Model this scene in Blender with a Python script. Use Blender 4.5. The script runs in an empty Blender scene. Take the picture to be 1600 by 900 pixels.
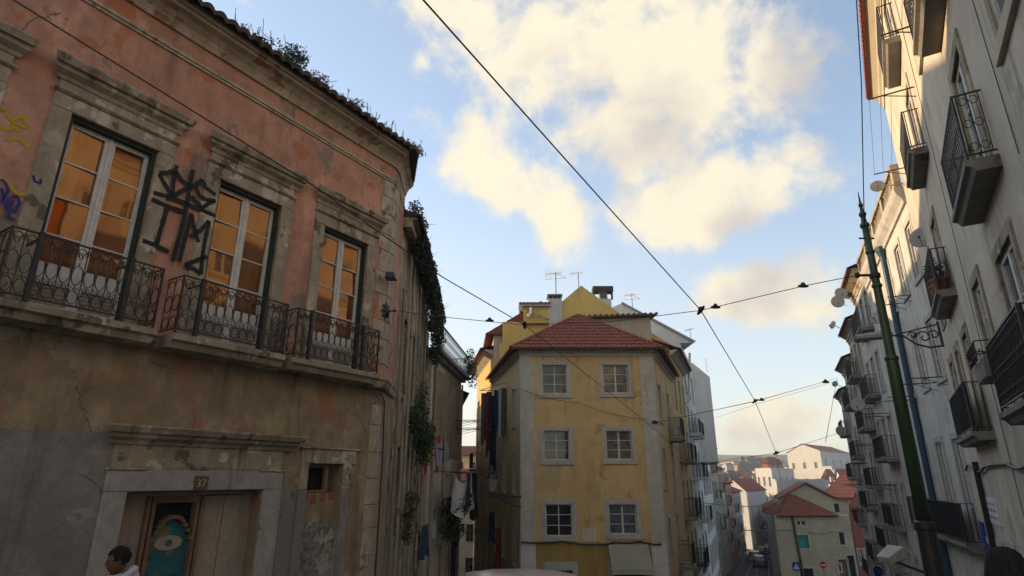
import bpy, math, random
from mathutils import Vector, noise as mnoise
R = math.radians
random.seed(7)
scene = bpy.context.scene
col = scene.collection
# ------------------------------------------------------------------ camera / world / sun
FPX, HPX = 920., 298.                       # focal length and horizon drop, in 1600-px units
PITCH = math.atan(HPX / FPX); CP, SP = math.cos(PITCH), math.sin(PITCH)
cam = bpy.data.objects.new('camera', bpy.data.cameras.new('camera')); col.objects.link(cam)
cam.data.sensor_width = 36; cam.data.lens = 36 * FPX / 1600; cam.data.clip_end = 6000; cam.data.clip_start = .05
cam.rotation_euler = (R(90) + PITCH, 0, 0); cam.location = (0, 0, 0)
scene.camera = cam
SUN_AZ, SUN_EL = -60., 8.5                  # azimuth from +Y, clockwise
scene.view_settings.view_transform = 'Standard'; scene.view_settings.look = 'None'
scene.view_settings.gamma = 1; scene.view_settings.use_curve_mapping = False
scene.view_settings.exposure = 0.93
sl = bpy.data.lights.new('sun', 'SUN'); sl.energy = 4.0; sl.angle = R(.6); sl.color = (1, .70, .40)
so = bpy.data.objects.new('sun', sl); col.objects.link(so)
sd = Vector((math.sin(R(SUN_AZ)) * math.cos(R(SUN_EL)), math.cos(R(SUN_AZ)) * math.cos(R(SUN_EL)), math.sin(R(SUN_EL))))
so.rotation_euler = sd.to_track_quat('Z', 'Y').to_euler()

def ray(x, y):
    cx = (x - 800) / FPX; cy = (450 - y) / FPX
    return (cx, CP - cy * SP, SP + cy * CP)
def at(x, y, Y):                            # point seen at (x, y) at forward distance Y
    r = ray(x, y); t = Y / r[1]; return (r[0] * t, Y, r[2] * t)
def azel(x, y):
    r = ray(x, y); return (math.atan2(r[0], r[1]), math.atan2(r[2], math.hypot(r[0], r[1])))

world = bpy.data.worlds.new('World'); scene.world = world; world.use_nodes = True
def build_world():
    nt = world.node_tree; N = nt.nodes; L = nt.links; N.clear()
    def nd(t, **k):
        n = N.new(t)
        for a, b in k.items(): setattr(n, a, b)
        return n
    def M(op, a, b=None, c=None, clamp=False):
        n = nd('ShaderNodeMath', operation=op, use_clamp=clamp)
        for i, v in enumerate((a, b, c)):
            if v is None: continue
            if isinstance(v, (int, float)): n.inputs[i].default_value = v
            else: L.new(v, n.inputs[i])
        return n.outputs[0]
    sky = nd('ShaderNodeTexSky', sky_type='NISHITA', sun_disc=False, sun_elevation=R(SUN_EL), sun_rotation=R(SUN_AZ))
    sky.air_density = 1.0; sky.dust_density = .6; sky.ozone_density = 2.0; sky.altitude = 80
    tc = nd('ShaderNodeTexCoord'); sx = nd('ShaderNodeSeparateXYZ'); L.new(tc.outputs['Generated'], sx.inputs[0])
    X, Y, Z = sx.outputs
    az = M('ARCTAN2', X, Y); el = M('ARCSINE', Z)
    nz = nd('ShaderNodeTexNoise'); nz.inputs['Scale'].default_value = 5.5; nz.inputs['Detail'].default_value = 12
    nz.inputs['Roughness'].default_value = .60; nz.inputs['Distortion'].default_value = .25
    L.new(tc.outputs['Generated'], nz.inputs['Vector'])
    n3 = nd('ShaderNodeTexNoise'); n3.inputs['Scale'].default_value = 17; n3.inputs['Detail'].default_value = 8; n3.inputs['Roughness'].default_value = .6; L.new(tc.outputs['Generated'], n3.inputs['Vector'])
    nb = nd('ShaderNodeTexNoise'); nb.inputs['Scale'].default_value = 6.5; nb.inputs['Detail'].default_value = 7
    mp = nd('ShaderNodeMapping'); mp.inputs['Location'].default_value = (3.1, 1.7, .4); L.new(tc.outputs['Generated'], mp.inputs[0]); L.new(mp.outputs[0], nb.inputs['Vector'])
    blobs = [(880, 70, 210, 95, 8, 1), (1090, 95, 190, 110, 10, 1), (745, 25, 110, 50, 20, .9), (985, 215, 120, 80, 30, .95),
             (770, 275, 115, 55, 30, 1.1), (865, 335, 80, 55, 35, 1.0), (1110, 315, 170, 62, -5, 1.15), (1235, 250, 55, 35, -20, .7),
             (1175, 455, 110, 46, -12, 1.3), (1270, 480, 50, 25, 0, .6), (655, 97, 22, 28, 20, .7), (1190, 660, 130, 32, 0, .75), (385, 5, 40, 14, 20, .6),
             (1380, 640, 90, 60, 0, .5), (660, 660, 160, 60, 0, .55), (930, 420, 70, 20, 10, .35), (200, -150, 200, 90, 0, .9), (1900, 300, 250, 120, 0, .8)]
    tot = None
    for (px, py, rx, ry, rot, wt) in blobs:
        a0, e0 = azel(px, py); r_ = ray(px, py); k = 1 / math.sqrt(sum(c * c for c in r_)) / FPX
        ca = math.cos(e0); c_, s_ = math.cos(R(-rot)), math.sin(R(-rot))
        da = M('MULTIPLY', M('SUBTRACT', az, a0), ca); de = M('SUBTRACT', el, e0)
        p = M('ADD', M('MULTIPLY', da, c_ / (rx * k)), M('MULTIPLY', de, s_ / (rx * k)))
        q = M('SUBTRACT', M('MULTIPLY', de, c_ / (ry * k)), M('MULTIPLY', da, s_ / (ry * k)))
        d = M('ADD', M('MULTIPLY', p, p), M('MULTIPLY', q, q))
        g = M('MULTIPLY', M('POWER', 2.718, M('MULTIPLY', d, -.75)), wt)
        tot = g if tot is None else M('MAXIMUM', tot, g)
    bk = nd('ShaderNodeMapRange', interpolation_type='SMOOTHSTEP'); L.new(Y, bk.inputs[0]); bk.inputs[1].default_value = .25; bk.inputs[2].default_value = -.45; bk.inputs[4].default_value = .62
    tot = M('MAXIMUM', tot, bk.outputs[0])
    den = M('ADD', tot, M('ADD', M('MULTIPLY', M('SUBTRACT', nz.outputs['Fac'], .5), 2.3), M('MULTIPLY', M('SUBTRACT', n3.outputs['Fac'], .5), 1.0)))
    mr = nd('ShaderNodeMapRange', interpolation_type='SMOOTHSTEP'); L.new(den, mr.inputs[0])
    mr.inputs[1].default_value = .29; mr.inputs[2].default_value = .92; mr.inputs[4].default_value = .97
    # other side of the sky: unseen noise clouds added as warm fill light
    cr = nd('ShaderNodeMapRange', interpolation_type='SMOOTHSTEP')
    gs = M('ADD', M('MULTIPLY', nb.outputs['Fac'], 1.9), M('MULTIPLY', M('SUBTRACT', M('MINIMUM', az, .6), .30), .9))
    L.new(gs, cr.inputs[0]); cr.inputs[1].default_value = .82; cr.inputs[2].default_value = 1.45
    ccol = nd('ShaderNodeMix', data_type='RGBA'); L.new(cr.outputs[0], ccol.inputs[0])
    ccol.inputs[6].default_value = (1.0, .89, .68, 1); ccol.inputs[7].default_value = (.62, .575, .54, 1)
    # low haze band above the horizon, warmer towards the sun
    hz = nd('ShaderNodeMapRange', interpolation_type='SMOOTHSTEP'); L.new(el, hz.inputs[0])
    hz.inputs[1].default_value = .62; hz.inputs[2].default_value = -.05; hz.inputs[3].default_value = .22; hz.inputs[4].default_value = .85
    azf = nd('ShaderNodeMapRange', interpolation_type='SMOOTHSTEP'); L.new(az, azf.inputs[0])
    azf.inputs[1].default_value = .9; azf.inputs[2].default_value = -.25; azf.inputs[3].default_value = .55; azf.inputs[4].default_value = 1.
    hf = M('MULTIPLY', hz.outputs[0], azf.outputs[0], clamp=True)
    b1 = nd('ShaderNodeBackground'); b1.inputs[1].default_value = .15
    hs = nd('ShaderNodeHueSaturation'); hs.inputs['Saturation'].default_value = .95; hs.inputs['Value'].default_value = 1.5
    L.new(sky.outputs[0], hs.inputs['Color']); L.new(hs.outputs[0], b1.inputs[0])
    bh = nd('ShaderNodeBackground'); bh.inputs[0].default_value = (.92, .86, .80, 1); bh.inputs[1].default_value = .52
    b2 = nd('ShaderNodeBackground'); L.new(ccol.outputs[2], b2.inputs[0]); b2.inputs[1].default_value = .57
    m0 = nd('ShaderNodeMixShader'); L.new(hf, m0.inputs[0]); L.new(b1.outputs[0], m0.inputs[1]); L.new(bh.outputs[0], m0.inputs[2])
    m1 = nd('ShaderNodeMixShader'); L.new(mr.outputs[0], m1.inputs[0]); L.new(m0.outputs[0], m1.inputs[1]); L.new(b2.outputs[0], m1.inputs[2])
    out = nd('ShaderNodeOutputWorld'); L.new(m1.outputs[0], out.inputs[0])
build_world()

# ------------------------------------------------------------------ materials
def mat(name, c, c2=None, rough=.85, scale=1.2, patch=None, pth=.62, psc=.5, streak=0, bump=.15, metal=0, spec=.3, sk=(.25,.2,.15), mot=.25, fine=30):
    m = bpy.data.materials.new(name); m.use_nodes = True; nt = m.node_tree; N = nt.nodes; L = nt.links
    b = N['Principled BSDF']; b.inputs['Roughness'].default_value = rough; b.inputs['Metallic'].default_value = metal
    b.inputs['Specular IOR Level'].default_value = spec
    tc = N.new('ShaderNodeTexCoord')
    def nz(s, det=6, mapz=None, loc=0):
        n = N.new('ShaderNodeTexNoise'); n.inputs['Scale'].default_value = s; n.inputs['Detail'].default_value = det; n.inputs['Roughness'].default_value = .62
        mp = N.new('ShaderNodeMapping'); mp.inputs['Location'].default_value = (loc, loc * .7, loc * .3)
        if mapz: mp.inputs['Scale'].default_value = (1, 1, mapz)
        L.new(tc.outputs['Object'], mp.inputs[0]); L.new(mp.outputs[0], n.inputs['Vector']); return n.outputs['Fac']
    def mix(f, a, bb):
        n = N.new('ShaderNodeMix'); n.data_type = 'RGBA'; L.new(f, n.inputs[0])
        for i, v in ((6, a), (7, bb)):
            if isinstance(v, tuple): n.inputs[i].default_value = (*v, 1)
            else: L.new(v, n.inputs[i])
        return n.outputs[2]
    def rng(f, a, bb, lo=0, hi=1):
        n = N.new('ShaderNodeMapRange'); n.interpolation_type = 'SMOOTHSTEP'; L.new(f, n.inputs[0])
        n.inputs[1].default_value = a; n.inputs[2].default_value = bb; n.inputs[3].default_value = lo; n.inputs[4].default_value = hi; return n.outputs[0]
    if c2 is None: c2 = tuple(v * .8 for v in c)
    cc = mix(rng(nz(scale), .3, .7), c, c2)
    if mot: cc = mix(rng(nz(scale * 4.3, 8, loc=11), .42, .66, 0, mot), cc, tuple(v * .55 for v in c)); cc = mix(rng(nz(scale * 2.1, 8, .6, loc=17), .5, .68, 0, mot), cc, tuple(min(1, v * 1.28 + .02) for v in c))
    fd = rng(nz(fine, 4, loc=4), .25, .75, 0, .35)
    cc = mix(fd, cc, tuple(v * .62 for v in c))
    if patch:
        ps = patch if isinstance(patch[0], tuple) else (patch,)
        for i, pc in enumerate(ps):
            cc = mix(rng(nz(psc * (1 + .6 * i), 9, loc=7 + 5 * i), pth, pth + .03, 0, .9), cc, pc)
    if streak:
        st = nz(3.2, 6, .13, loc=2)
        cc = mix(rng(st, .52, .74, 0, streak), cc, sk)
    L.new(cc, b.inputs['Base Color'])
    if bump:
        bp = N.new('ShaderNodeBump'); bp.inputs['Strength'].default_value = bump; bp.inputs['Distance'].default_value = .03
        L.new(nz(fine * .35, 8, loc=1), bp.inputs['Height']); L.new(bp.outputs[0], b.inputs['Normal'])
    return m
def glass(name, c, rough=.04, spec=.9, curtain=None, sc=1.2):
    m = mat(name, c, curtain or tuple(v * .6 for v in c), rough=rough, scale=sc, bump=0, spec=spec)
    N = m.node_tree.nodes; L = m.node_tree.links
    bp = N.new('ShaderNodeBump'); bp.inputs['Strength'].default_value = .06; bp.inputs['Distance'].default_value = .02
    n = N.new('ShaderNodeTexNoise'); n.inputs['Scale'].default_value = 1.6; t = N.new('ShaderNodeTexCoord'); L.new(t.outputs['Object'], n.inputs['Vector'])
    L.new(n.outputs['Fac'], bp.inputs['Height']); L.new(bp.outputs[0], N['Principled BSDF'].inputs['Normal'])
    N['Principled BSDF'].inputs['IOR'].default_value = 1.6
    return m
M = dict(
 pink=mat('pink_plaster', (.49, .27, .185), (.39, .195, .12), scale=.8, patch=((.20, .165, .125), (.36, .14, .06)), pth=.585, psc=.9, streak=.75, sk=(.17, .10, .065), bump=.5, mot=.65),
 ochre=mat('stained_plaster', (.32, .245, .145), (.23, .17, .10), scale=.9, patch=((.30, .15, .09), (.32, .28, .21)), pth=.59, psc=.7, streak=.6, sk=(.07, .055, .04), bump=.6, mot=.7),
 dado=mat('old_white_paint', (.25, .235, .205), (.18, .17, .15), scale=1.0, patch=((.12, .10, .08), (.27, .25, .22)), pth=.64, psc=1.1, streak=.55, sk=(.08, .075, .07), bump=.8, mot=.5),
 portalp=mat('painted_portal_stone', (.34, .32, .285), (.26, .245, .215), scale=1.6, patch=(.16, .13, .10), pth=.66, psc=1.8, streak=.6, sk=(.12, .1, .08), bump=.5, mot=.4),
 stone=mat('weathered_limestone', (.36, .31, .22), (.24, .20, .13), scale=1.8, patch=((.10, .08, .055), (.46, .41, .32)), pth=.58, psc=1.5, streak=.85, sk=(.055, .045, .03), bump=.6, mot=.6),
 palestone=mat('pale_stone', (.47, .46, .42), (.38, .37, .34), scale=2, streak=.35, sk=(.15, .13, .11), bump=.15),
 rubble=mat('rubble_masonry', (.22, .20, .17), (.13, .115, .10), scale=3.5, patch=(.30, .28, .25), pth=.56, psc=2.2, bump=.9, fine=12),
 brick=mat('exposed_brick', (.30, .10, .05), (.22, .08, .05), scale=5, bump=.5),
 quoin=mat('quoin_stone', (.44, .38, .28), (.33, .27, .19), scale=1.4, patch=((.22, .12, .07), (.16, .13, .09)), pth=.60, psc=1.5, streak=.7, sk=(.09, .07, .05), bump=.5, mot=.5),
 yellow=mat('yellow_plaster', (.60, .44, .21), (.53, .375, .17), scale=.45, streak=.6, sk=(.30, .20, .10), patch=((.44, .34, .19), (.40, .26, .12)), pth=.6, psc=.5, bump=.25, mot=.35),
 yellow2=mat('deep_yellow_plaster', (.62, .44, .14), (.55, .39, .14), scale=.4, streak=.25, sk=(.35, .26, .12), bump=.08),
 ylow=mat('mustard_paint', (.40, .28, .085), (.35, .245, .08), scale=.6, streak=.6, sk=(.2, .14, .06), patch=(.30, .22, .10), pth=.62, psc=.7, bump=.3, mot=.4),
 pil=mat('grey_pilaster_paint', (.50, .49, .43), (.42, .41, .35), scale=1, streak=.7, mot=.4, sk=(.2, .19, .15), bump=.1),
 pilw=mat('white_pilaster_paint', (.60, .60, .62), (.52, .52, .53), streak=.2, bump=.05),
 whit=mat('white_render', (.50, .50, .49), (.43, .43, .42), scale=.5, streak=.35, sk=(.3, .3, .28), bump=.06),
 white3=mat('bright_white_render', (.68, .68, .66), (.60, .60, .59), scale=.4, streak=.6, sk=(.38, .37, .35), patch=(.52, .51, .49), pth=.62, psc=.4, bump=.15, mot=.2),
 white2=mat('cool_white_render', (.44, .455, .475), (.38, .39, .41), scale=.4, streak=.65, sk=(.33, .32, .30), patch=(.46, .45, .43), pth=.62, psc=.4, bump=.15, mot=.25),
 cream=mat('cream_render', (.52, .46, .36), (.45, .40, .31), scale=.5, streak=.35, sk=(.25, .2, .15), bump=.08),
 cream2=mat('pale_cream_render', (.42, .38, .28), (.36, .32, .24), scale=.4, streak=.65, mot=.35, sk=(.24, .2, .15), bump=.08),
 beige=mat('beige_render', (.60, .53, .42), (.51, .45, .36), scale=.35, streak=.75, sk=(.24, .20, .15), patch=(.36, .33, .28), pth=.60, psc=.6, bump=.3, mot=.4),
 greyw=mat('grey_white_render', (.60, .58, .53), (.51, .49, .45), scale=.5, streak=.75, sk=(.20, .18, .15), patch=(.34, .32, .28), pth=.62, psc=.6, bump=.3, mot=.35),
 salmon=mat('salmon_render', (.55, .27, .17), (.48, .24, .16), streak=.3, bump=.08),
 redw=mat('red_render', (.28, .075, .055), (.24, .07, .05), streak=.3, bump=.08),
 orange=mat('orange_render', (.62, .18, .02), (.48, .13, .02), scale=.5, streak=.6, sk=(.22, .08, .03), bump=.2, mot=.5),
 tile=mat('clay_tile', (.25, .075, .04), (.16, .05, .03), scale=3.5, patch=(.12, .06, .035), pth=.66, psc=3, bump=.3),
 oldtile=mat('mossy_old_tile', (.12, .07, .045), (.05, .04, .03), scale=2, patch=(.05, .06, .025), pth=.55, psc=2, bump=.4),
 iron=mat('black_iron', (.018, .018, .02), (.03, .025, .022), rough=.5, scale=8, bump=.1, spec=.4),
 green=mat('green_paint', (.035, .075, .028), (.028, .055, .02), rough=.42, scale=4, patch=((.08, .045, .02), (.10, .13, .06)), pth=.66, psc=2.5, streak=.5, sk=(.02, .025, .015), bump=.15, spec=.5),
 dgreen=mat('dark_green_paint', (.012, .035, .022), (.01, .025, .018), rough=.6, bump=.05),
 blue=mat('blue_pipe_paint', (.03, .075, .13), (.025, .06, .10), rough=.5, bump=.05),
 whitep=mat('worn_white_paint', (.62, .60, .55), (.48, .46, .42), rough=.6, scale=6, patch=(.3, .27, .22), pth=.66, psc=7, bump=.1),
 timber=mat('weathered_timber', (.34, .29, .22), (.26, .21, .16), rough=.8, scale=3, streak=.6, sk=(.1, .07, .05), bump=.3),
 brownwood=mat('brown_door_wood', (.20, .12, .07), (.14, .08, .045), rough=.7, scale=3, streak=.5, bump=.2),
 teal=mat('teal_door_paint', (.02, .13, .15), (.03, .09, .10), rough=.6, scale=2, patch=((.16, .12, .05), (.25, .10, .04)), pth=.6, psc=2, bump=.15),
 tealsh=mat('teal_shutter', (.03, .25, .24), rough=.6, bump=0),
 amber=glass('amber_reflection_glass', (.16, .055, .015), curtain=(.09, .03, .012), spec=1.0, rough=.03),  # amber reflections are put into the glass base colour and tint
 glassd=glass('dark_glass', (.02, .025, .03), spec=.5),
 glassc=glass('curtained_glass', (.19, .18, .16), curtain=(.06, .06, .055), sc=3, spec=.35),
 glassb=glass('sky_reflection_glass', (.11, .14, .19), curtain=(.03, .04, .06), sc=2.2, spec=1.0),  # pale blue base colour stands in for reflected sky
 glassm=glass('curtain_and_reflection_glass', (.11, .085, .05), curtain=(.02, .02, .018), sc=1.8, spec=.35),  # brown mottle stands for reflections as well as half-drawn curtains
 slab=mat('concrete_slab', (.26, .24, .21), (.16, .145, .125), scale=1.4, patch=(.09, .08, .07), pth=.6, psc=1.2, bump=.3),
 black=mat('black_void', (.01, .01, .01), bump=0),
 paint=mat('black_spray_paint', (.012, .012, .014), rough=.7, bump=0),
 ypaint=mat('yellow_spray_paint', (.50, .36, .02), bump=0), bpaint=mat('blue_spray_paint', (.03, .035, .22), bump=0),
 rpaint=mat('red_spray_paint', (.50, .03, .03), bump=0), spaint=mat('silver_spray_paint', (.40, .40, .46), bump=0),
 asphalt=mat('asphalt', (.055, .055, .06), (.045, .045, .05), scale=.4, bump=.2),
 cobble=mat('limestone_cobbles', (.24, .23, .21), (.17, .165, .15), scale=4, bump=.5),
 earth=mat('town_ground', (.14, .13, .10), (.09, .09, .06), scale=.05, bump=.1),
 leaf=mat('leaf_green', (.055, .085, .03), (.03, .05, .018), rough=.7, scale=3, bump=0),
 leafd=mat('dark_leaf', (.03, .045, .018), (.018, .025, .012), rough=.7, scale=3, bump=0),
 leafy=mat('yellow_green_leaf', (.13, .14, .03), (.07, .09, .025), rough=.7, scale=3, bump=0),
 stem=mat('dry_stem', (.16, .13, .07), (.10, .08, .05), bump=0),
 cloudw=mat('white_cloth', (.6, .6, .6), bump=.05), cl_d=mat('dark_cloth', (.02, .02, .03), bump=.05), cl_r=mat('red_cloth', (.20, .015, .015), bump=.05),
 cl_b=mat('blue_cloth', (.03, .045, .09), bump=.05), cl_g=mat('grey_blue_cloth', (.09, .11, .13), bump=.05), cl_n=mat('brown_cloth', (.16, .07, .04), bump=.05),
 awning=mat('grey_awning_canvas', (.30, .30, .25), (.25, .25, .21), streak=.4, bump=.1),
 skin=mat('skin', (.16, .07, .04), (.13, .055, .03), rough=.6, bump=.05), hair=mat('black_hair', (.008, .007, .006), rough=.7, fine=60, bump=.6),
 hoodie=mat('light_grey_sweatshirt', (.42, .42, .44), bump=.15, fine=60), coat=mat('black_coat', (.012, .012, .015), bump=.1), denim=mat('denim', (.03, .045, .08), bump=.1),
 shoe=mat('dark_shoe', (.02, .02, .02), bump=0), plate=mat('rusty_number_plate', (.12, .09, .05), bump=.1), ink=mat('dark_ink', (.02, .02, .02), bump=0),
 dish=mat('dish_metal', (.30, .30, .29), (.24, .24, .23), rough=.5, bump=0), steel=mat('galvanised_steel', (.30, .30, .30), rough=.5, metal=.4, bump=0),
 lampg=mat('frosted_lamp_glass', (.26, .27, .25), rough=.3, bump=0), signr=mat('red_sign', (.45, .02, .02), rough=.4, bump=0), signb=mat('blue_sign', (.01, .05, .30), rough=.4, bump=0),
 signw=mat('white_sign', (.75, .75, .75), rough=.4, bump=0), carp=mat('silver_car_paint', (.42, .36, .33), rough=.25, bump=0, spec=.6), card=mat('dark_car_paint', (.02, .03, .05), rough=.25, bump=0, spec=.6),
 rubber=mat('rubber', (.02, .02, .02), bump=0), terracotta=mat('terracotta_pot', (.30, .10, .05), bump=0), tarp=mat('green_netting', (.015, .07, .045), (.01, .05, .035), bump=.1),
 bluegrey=mat('grey_blue_screen', (.20, .25, .28), bump=.05), darkroof=mat('dark_metal_cap', (.04, .035, .035), bump=.05), bark=mat('bark', (.08, .06, .045), bump=.3),
)

M['amber'].node_tree.nodes['Principled BSDF'].inputs['Specular Tint'].default_value = (1, .64, .35, 1)
# ------------------------------------------------------------------ mesh builder / frames
class MB:
    def __init__(s): s.v = []; s.f = []
    def face(s, *p):
        n = len(s.v); s.v += [tuple(q) for q in p]; s.f.append(tuple(range(n, n + len(p))))
    def box8(s, p):                       # 0-3 bottom ring, 4-7 top ring
        n = len(s.v); s.v += [tuple(q) for q in p]
        s.f += [tuple(n + i for i in q) for q in ((3, 2, 1, 0), (4, 5, 6, 7), (0, 1, 5, 4), (1, 2, 6, 5), (2, 3, 7, 6), (3, 0, 4, 7))]
    def box(s, x0, x1, y0, y1, z0, z1): s.box8([(x0, y0, z0), (x1, y0, z0), (x1, y1, z0), (x0, y1, z0), (x0, y0, z1), (x1, y0, z1), (x1, y1, z1), (x0, y1, z1)])
    def prism(s, ring0, ring1, caps=True):
        n = len(s.v); k = len(ring0); s.v += [tuple(q) for q in ring0] + [tuple(q) for q in ring1]
        for i in range(k): j = (i + 1) % k; s.f.append((n + i, n + j, n + k + j, n + k + i))
        if caps: s.f += [tuple(n + i for i in reversed(range(k))), tuple(n + k + i for i in range(k))]
    def tube(s, pts, r, n=5, closed=False, caps=True):
        P = [Vector(p) for p in pts]; m = len(P); rs = r if isinstance(r, (list, tuple)) else [r] * m
        base = len(s.v); up = Vector((0, 0, 1))
        for i, p in enumerate(P):
            a = P[(i - 1) % m] if (closed or i > 0) else p; b = P[(i + 1) % m] if (closed or i < m - 1) else p
            t = (b - a).normalized(); e = t.cross(up)
            if e.length < .05: e = t.cross(Vector((1, .3, 0)))
            e.normalize(); g = e.cross(t)
            for j in range(n):
                q = 2 * math.pi * (j + .5) / n; s.v.append(tuple(p + e * (math.cos(q) * rs[i]) + g * (math.sin(q) * rs[i])))
        for i in range(m if closed else m - 1):
            i2 = (i + 1) % m
            for j in range(n):
                j2 = (j + 1) % n; s.f.append((base + i * n + j, base + i * n + j2, base + i2 * n + j2, base + i2 * n + j))
        if caps and not closed:
            s.f += [tuple(base + j for j in reversed(range(n))), tuple(base + (m - 1) * n + j for j in range(n))]
    def lathe(s, c, prof, n=16):          # prof: (r, z) list, open ends closed
        rings = [[(c[0] + r * math.cos(2 * math.pi * j / n), c[1] + r * math.sin(2 * math.pi * j / n), c[2] + z) for j in range(n)] for r, z in prof]
        base = len(s.v)
        for q in rings: s.v += q
        for i in range(len(rings) - 1):
            for j in range(n):
                j2 = (j + 1) % n; s.f.append((base + i * n + j, base + i * n + j2, base + (i + 1) * n + j2, base + (i + 1) * n + j))
        s.f += [tuple(base + j for j in reversed(range(n))), tuple(base + (len(rings) - 1) * n + j for j in range(n))]
    def blob(s, c, rx, ry, rz, n=10, m=7, f=None):
        base = len(s.v)
        for i in range(m + 1):
            th = math.pi * i / m
            for j in range(n):
                ph = 2 * math.pi * j / n; p = [math.sin(th) * math.cos(ph), math.sin(th) * math.sin(ph), math.cos(th)]
                if f: p = f(p)
                s.v.append((c[0] + rx * p[0], c[1] + ry * p[1], c[2] + rz * p[2]))
        for i in range(m):
            for j in range(n):
                j2 = (j + 1) % n; s.f.append((base + i * n + j, base + (i + 1) * n + j, base + (i + 1) * n + j2, base + i * n + j2))
    def build(s, name, m, parent=None, smooth=False, bevel=0):
        me = bpy.data.meshes.new(name); root = parent
        while root is not None and root.parent is not None: root = root.parent
        off = Vector(root.location) if root is not None else (Vector(s.base) if hasattr(s, 'base') else Vector((0, 0, 0)))
        me.from_pydata([(p[0] - off.x, p[1] - off.y, p[2] - off.z) for p in s.v], [], s.f)
        me.materials.append(M[m] if isinstance(m, str) else m)
        o = bpy.data.objects.new(name, me); col.objects.link(o)
        if parent is not None: o.parent = parent
        else: o.location = off
        if smooth:
            for p in me.polygons: p.use_smooth = True
        if bevel:
            b = o.modifiers.new('bevel', 'BEVEL'); b.width = bevel; b.segments = 1; b.limit_method = 'ANGLE'
        return o
def tag(o, label=None, cat=None, group=None, kind=None):
    if label: o['label'] = label
    if cat: o['category'] = cat
    if group: o['group'] = group
    if kind: o['kind'] = kind
    return o
def thing(name, loc, label, cat, group=None):
    o = bpy.data.objects.new(name, None); col.objects.link(o); o.location = loc; o.empty_display_size = .2
    return tag(o, label, cat, group)

class Fac:                                # a vertical wall plane: u along, w outwards, z up
    def __init__(s, P, az=None, B=None, side=1):
        if B is not None: az = math.degrees(math.atan2(B[0] - P[0], B[1] - P[1])); s.len = math.hypot(B[0] - P[0], B[1] - P[1])
        a = R(az); s.d = (math.sin(a), math.cos(a)); s.n = (math.cos(a) * side, -math.sin(a) * side); s.P = P; s.side = side; s.az = az
    def uz(s, x, y, w=0):
        r = ray(x, y); q = (s.P[0] + s.n[0] * w, s.P[1] + s.n[1] * w)
        t = (q[0] * s.n[0] + q[1] * s.n[1]) / (r[0] * s.n[0] + r[1] * s.n[1])
        return ((t * r[0] - s.P[0]) * s.d[0] + (t * r[1] - s.P[1]) * s.d[1], t * r[2])
    def pt(s, u, z, w=0): return (s.P[0] + s.d[0] * u + s.n[0] * w, s.P[1] + s.d[1] * u + s.n[1] * w, z)
    def px(s, x, y, w=0, w2=None):
        u, z = s.uz(x, y, w); return s.pt(u, z, w if w2 is None else w2)
    def box(s, mb, u0, u1, z0, z1, w0, w1):
        a, b = (w1, w0) if s.side == 1 else (w0, w1)
        r = [(u0, a), (u1, a), (u1, b), (u0, b)]
        mb.box8([s.pt(u, z0, w) for u, w in r] + [s.pt(u, z1, w) for u, w in r])
    def quad(s, mb, u0, u1, z0, z1, w=0):
        p = [s.pt(u0, z0, w), s.pt(u1, z0, w), s.pt(u1, z1, w), s.pt(u0, z1, w)]
        mb.face(*(p if s.side == 1 else p[::-1]))
    def mould(s, mb, u0, u1, prof, e=0):  # prof: (w, z) polygon extruded along u
        a = [s.pt(u0 - e * w, z, w) for w, z in prof]; b = [s.pt(u1 + e * w, z, w) for w, z in prof]
        mb.prism(a, b)
    def wall(s, mb, u0, u1, z0, z1, holes=(), w=0, depth=.22):
        us = sorted({u0, u1, *[h[0] for h in holes], *[h[1] for h in holes]}); zs = sorted({z0, z1, *[h[2] for h in holes], *[h[3] for h in holes]})
        us = [u for u in us if u0 <= u <= u1]; zs = [z for z in zs if z0 <= z <= z1]
        for a, b in zip(us, us[1:]):
            run = None
            for c, d in zip(zs, zs[1:]):
                um, zm = (a + b) / 2, (c + d) / 2
                if any(h[0] < um < h[1] and h[2] < zm < h[3] for h in holes):
                    if run: s.quad(mb, a, b, run[0], run[1], w); run = None
                else: run = (run[0] if run else c, d)
            if run: s.quad(mb, a, b, run[0], run[1], w)
        for a, b, c, d in holes:
            for (p, q) in (((a, c), (a, d)), ((b, d), (b, c)), ((a, d), (b, d)), ((b, c), (a, c))):
                mb.face(s.pt(*p, w), s.pt(*q, w), s.pt(*q, w - depth), s.pt(*p, w - depth))

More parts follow.
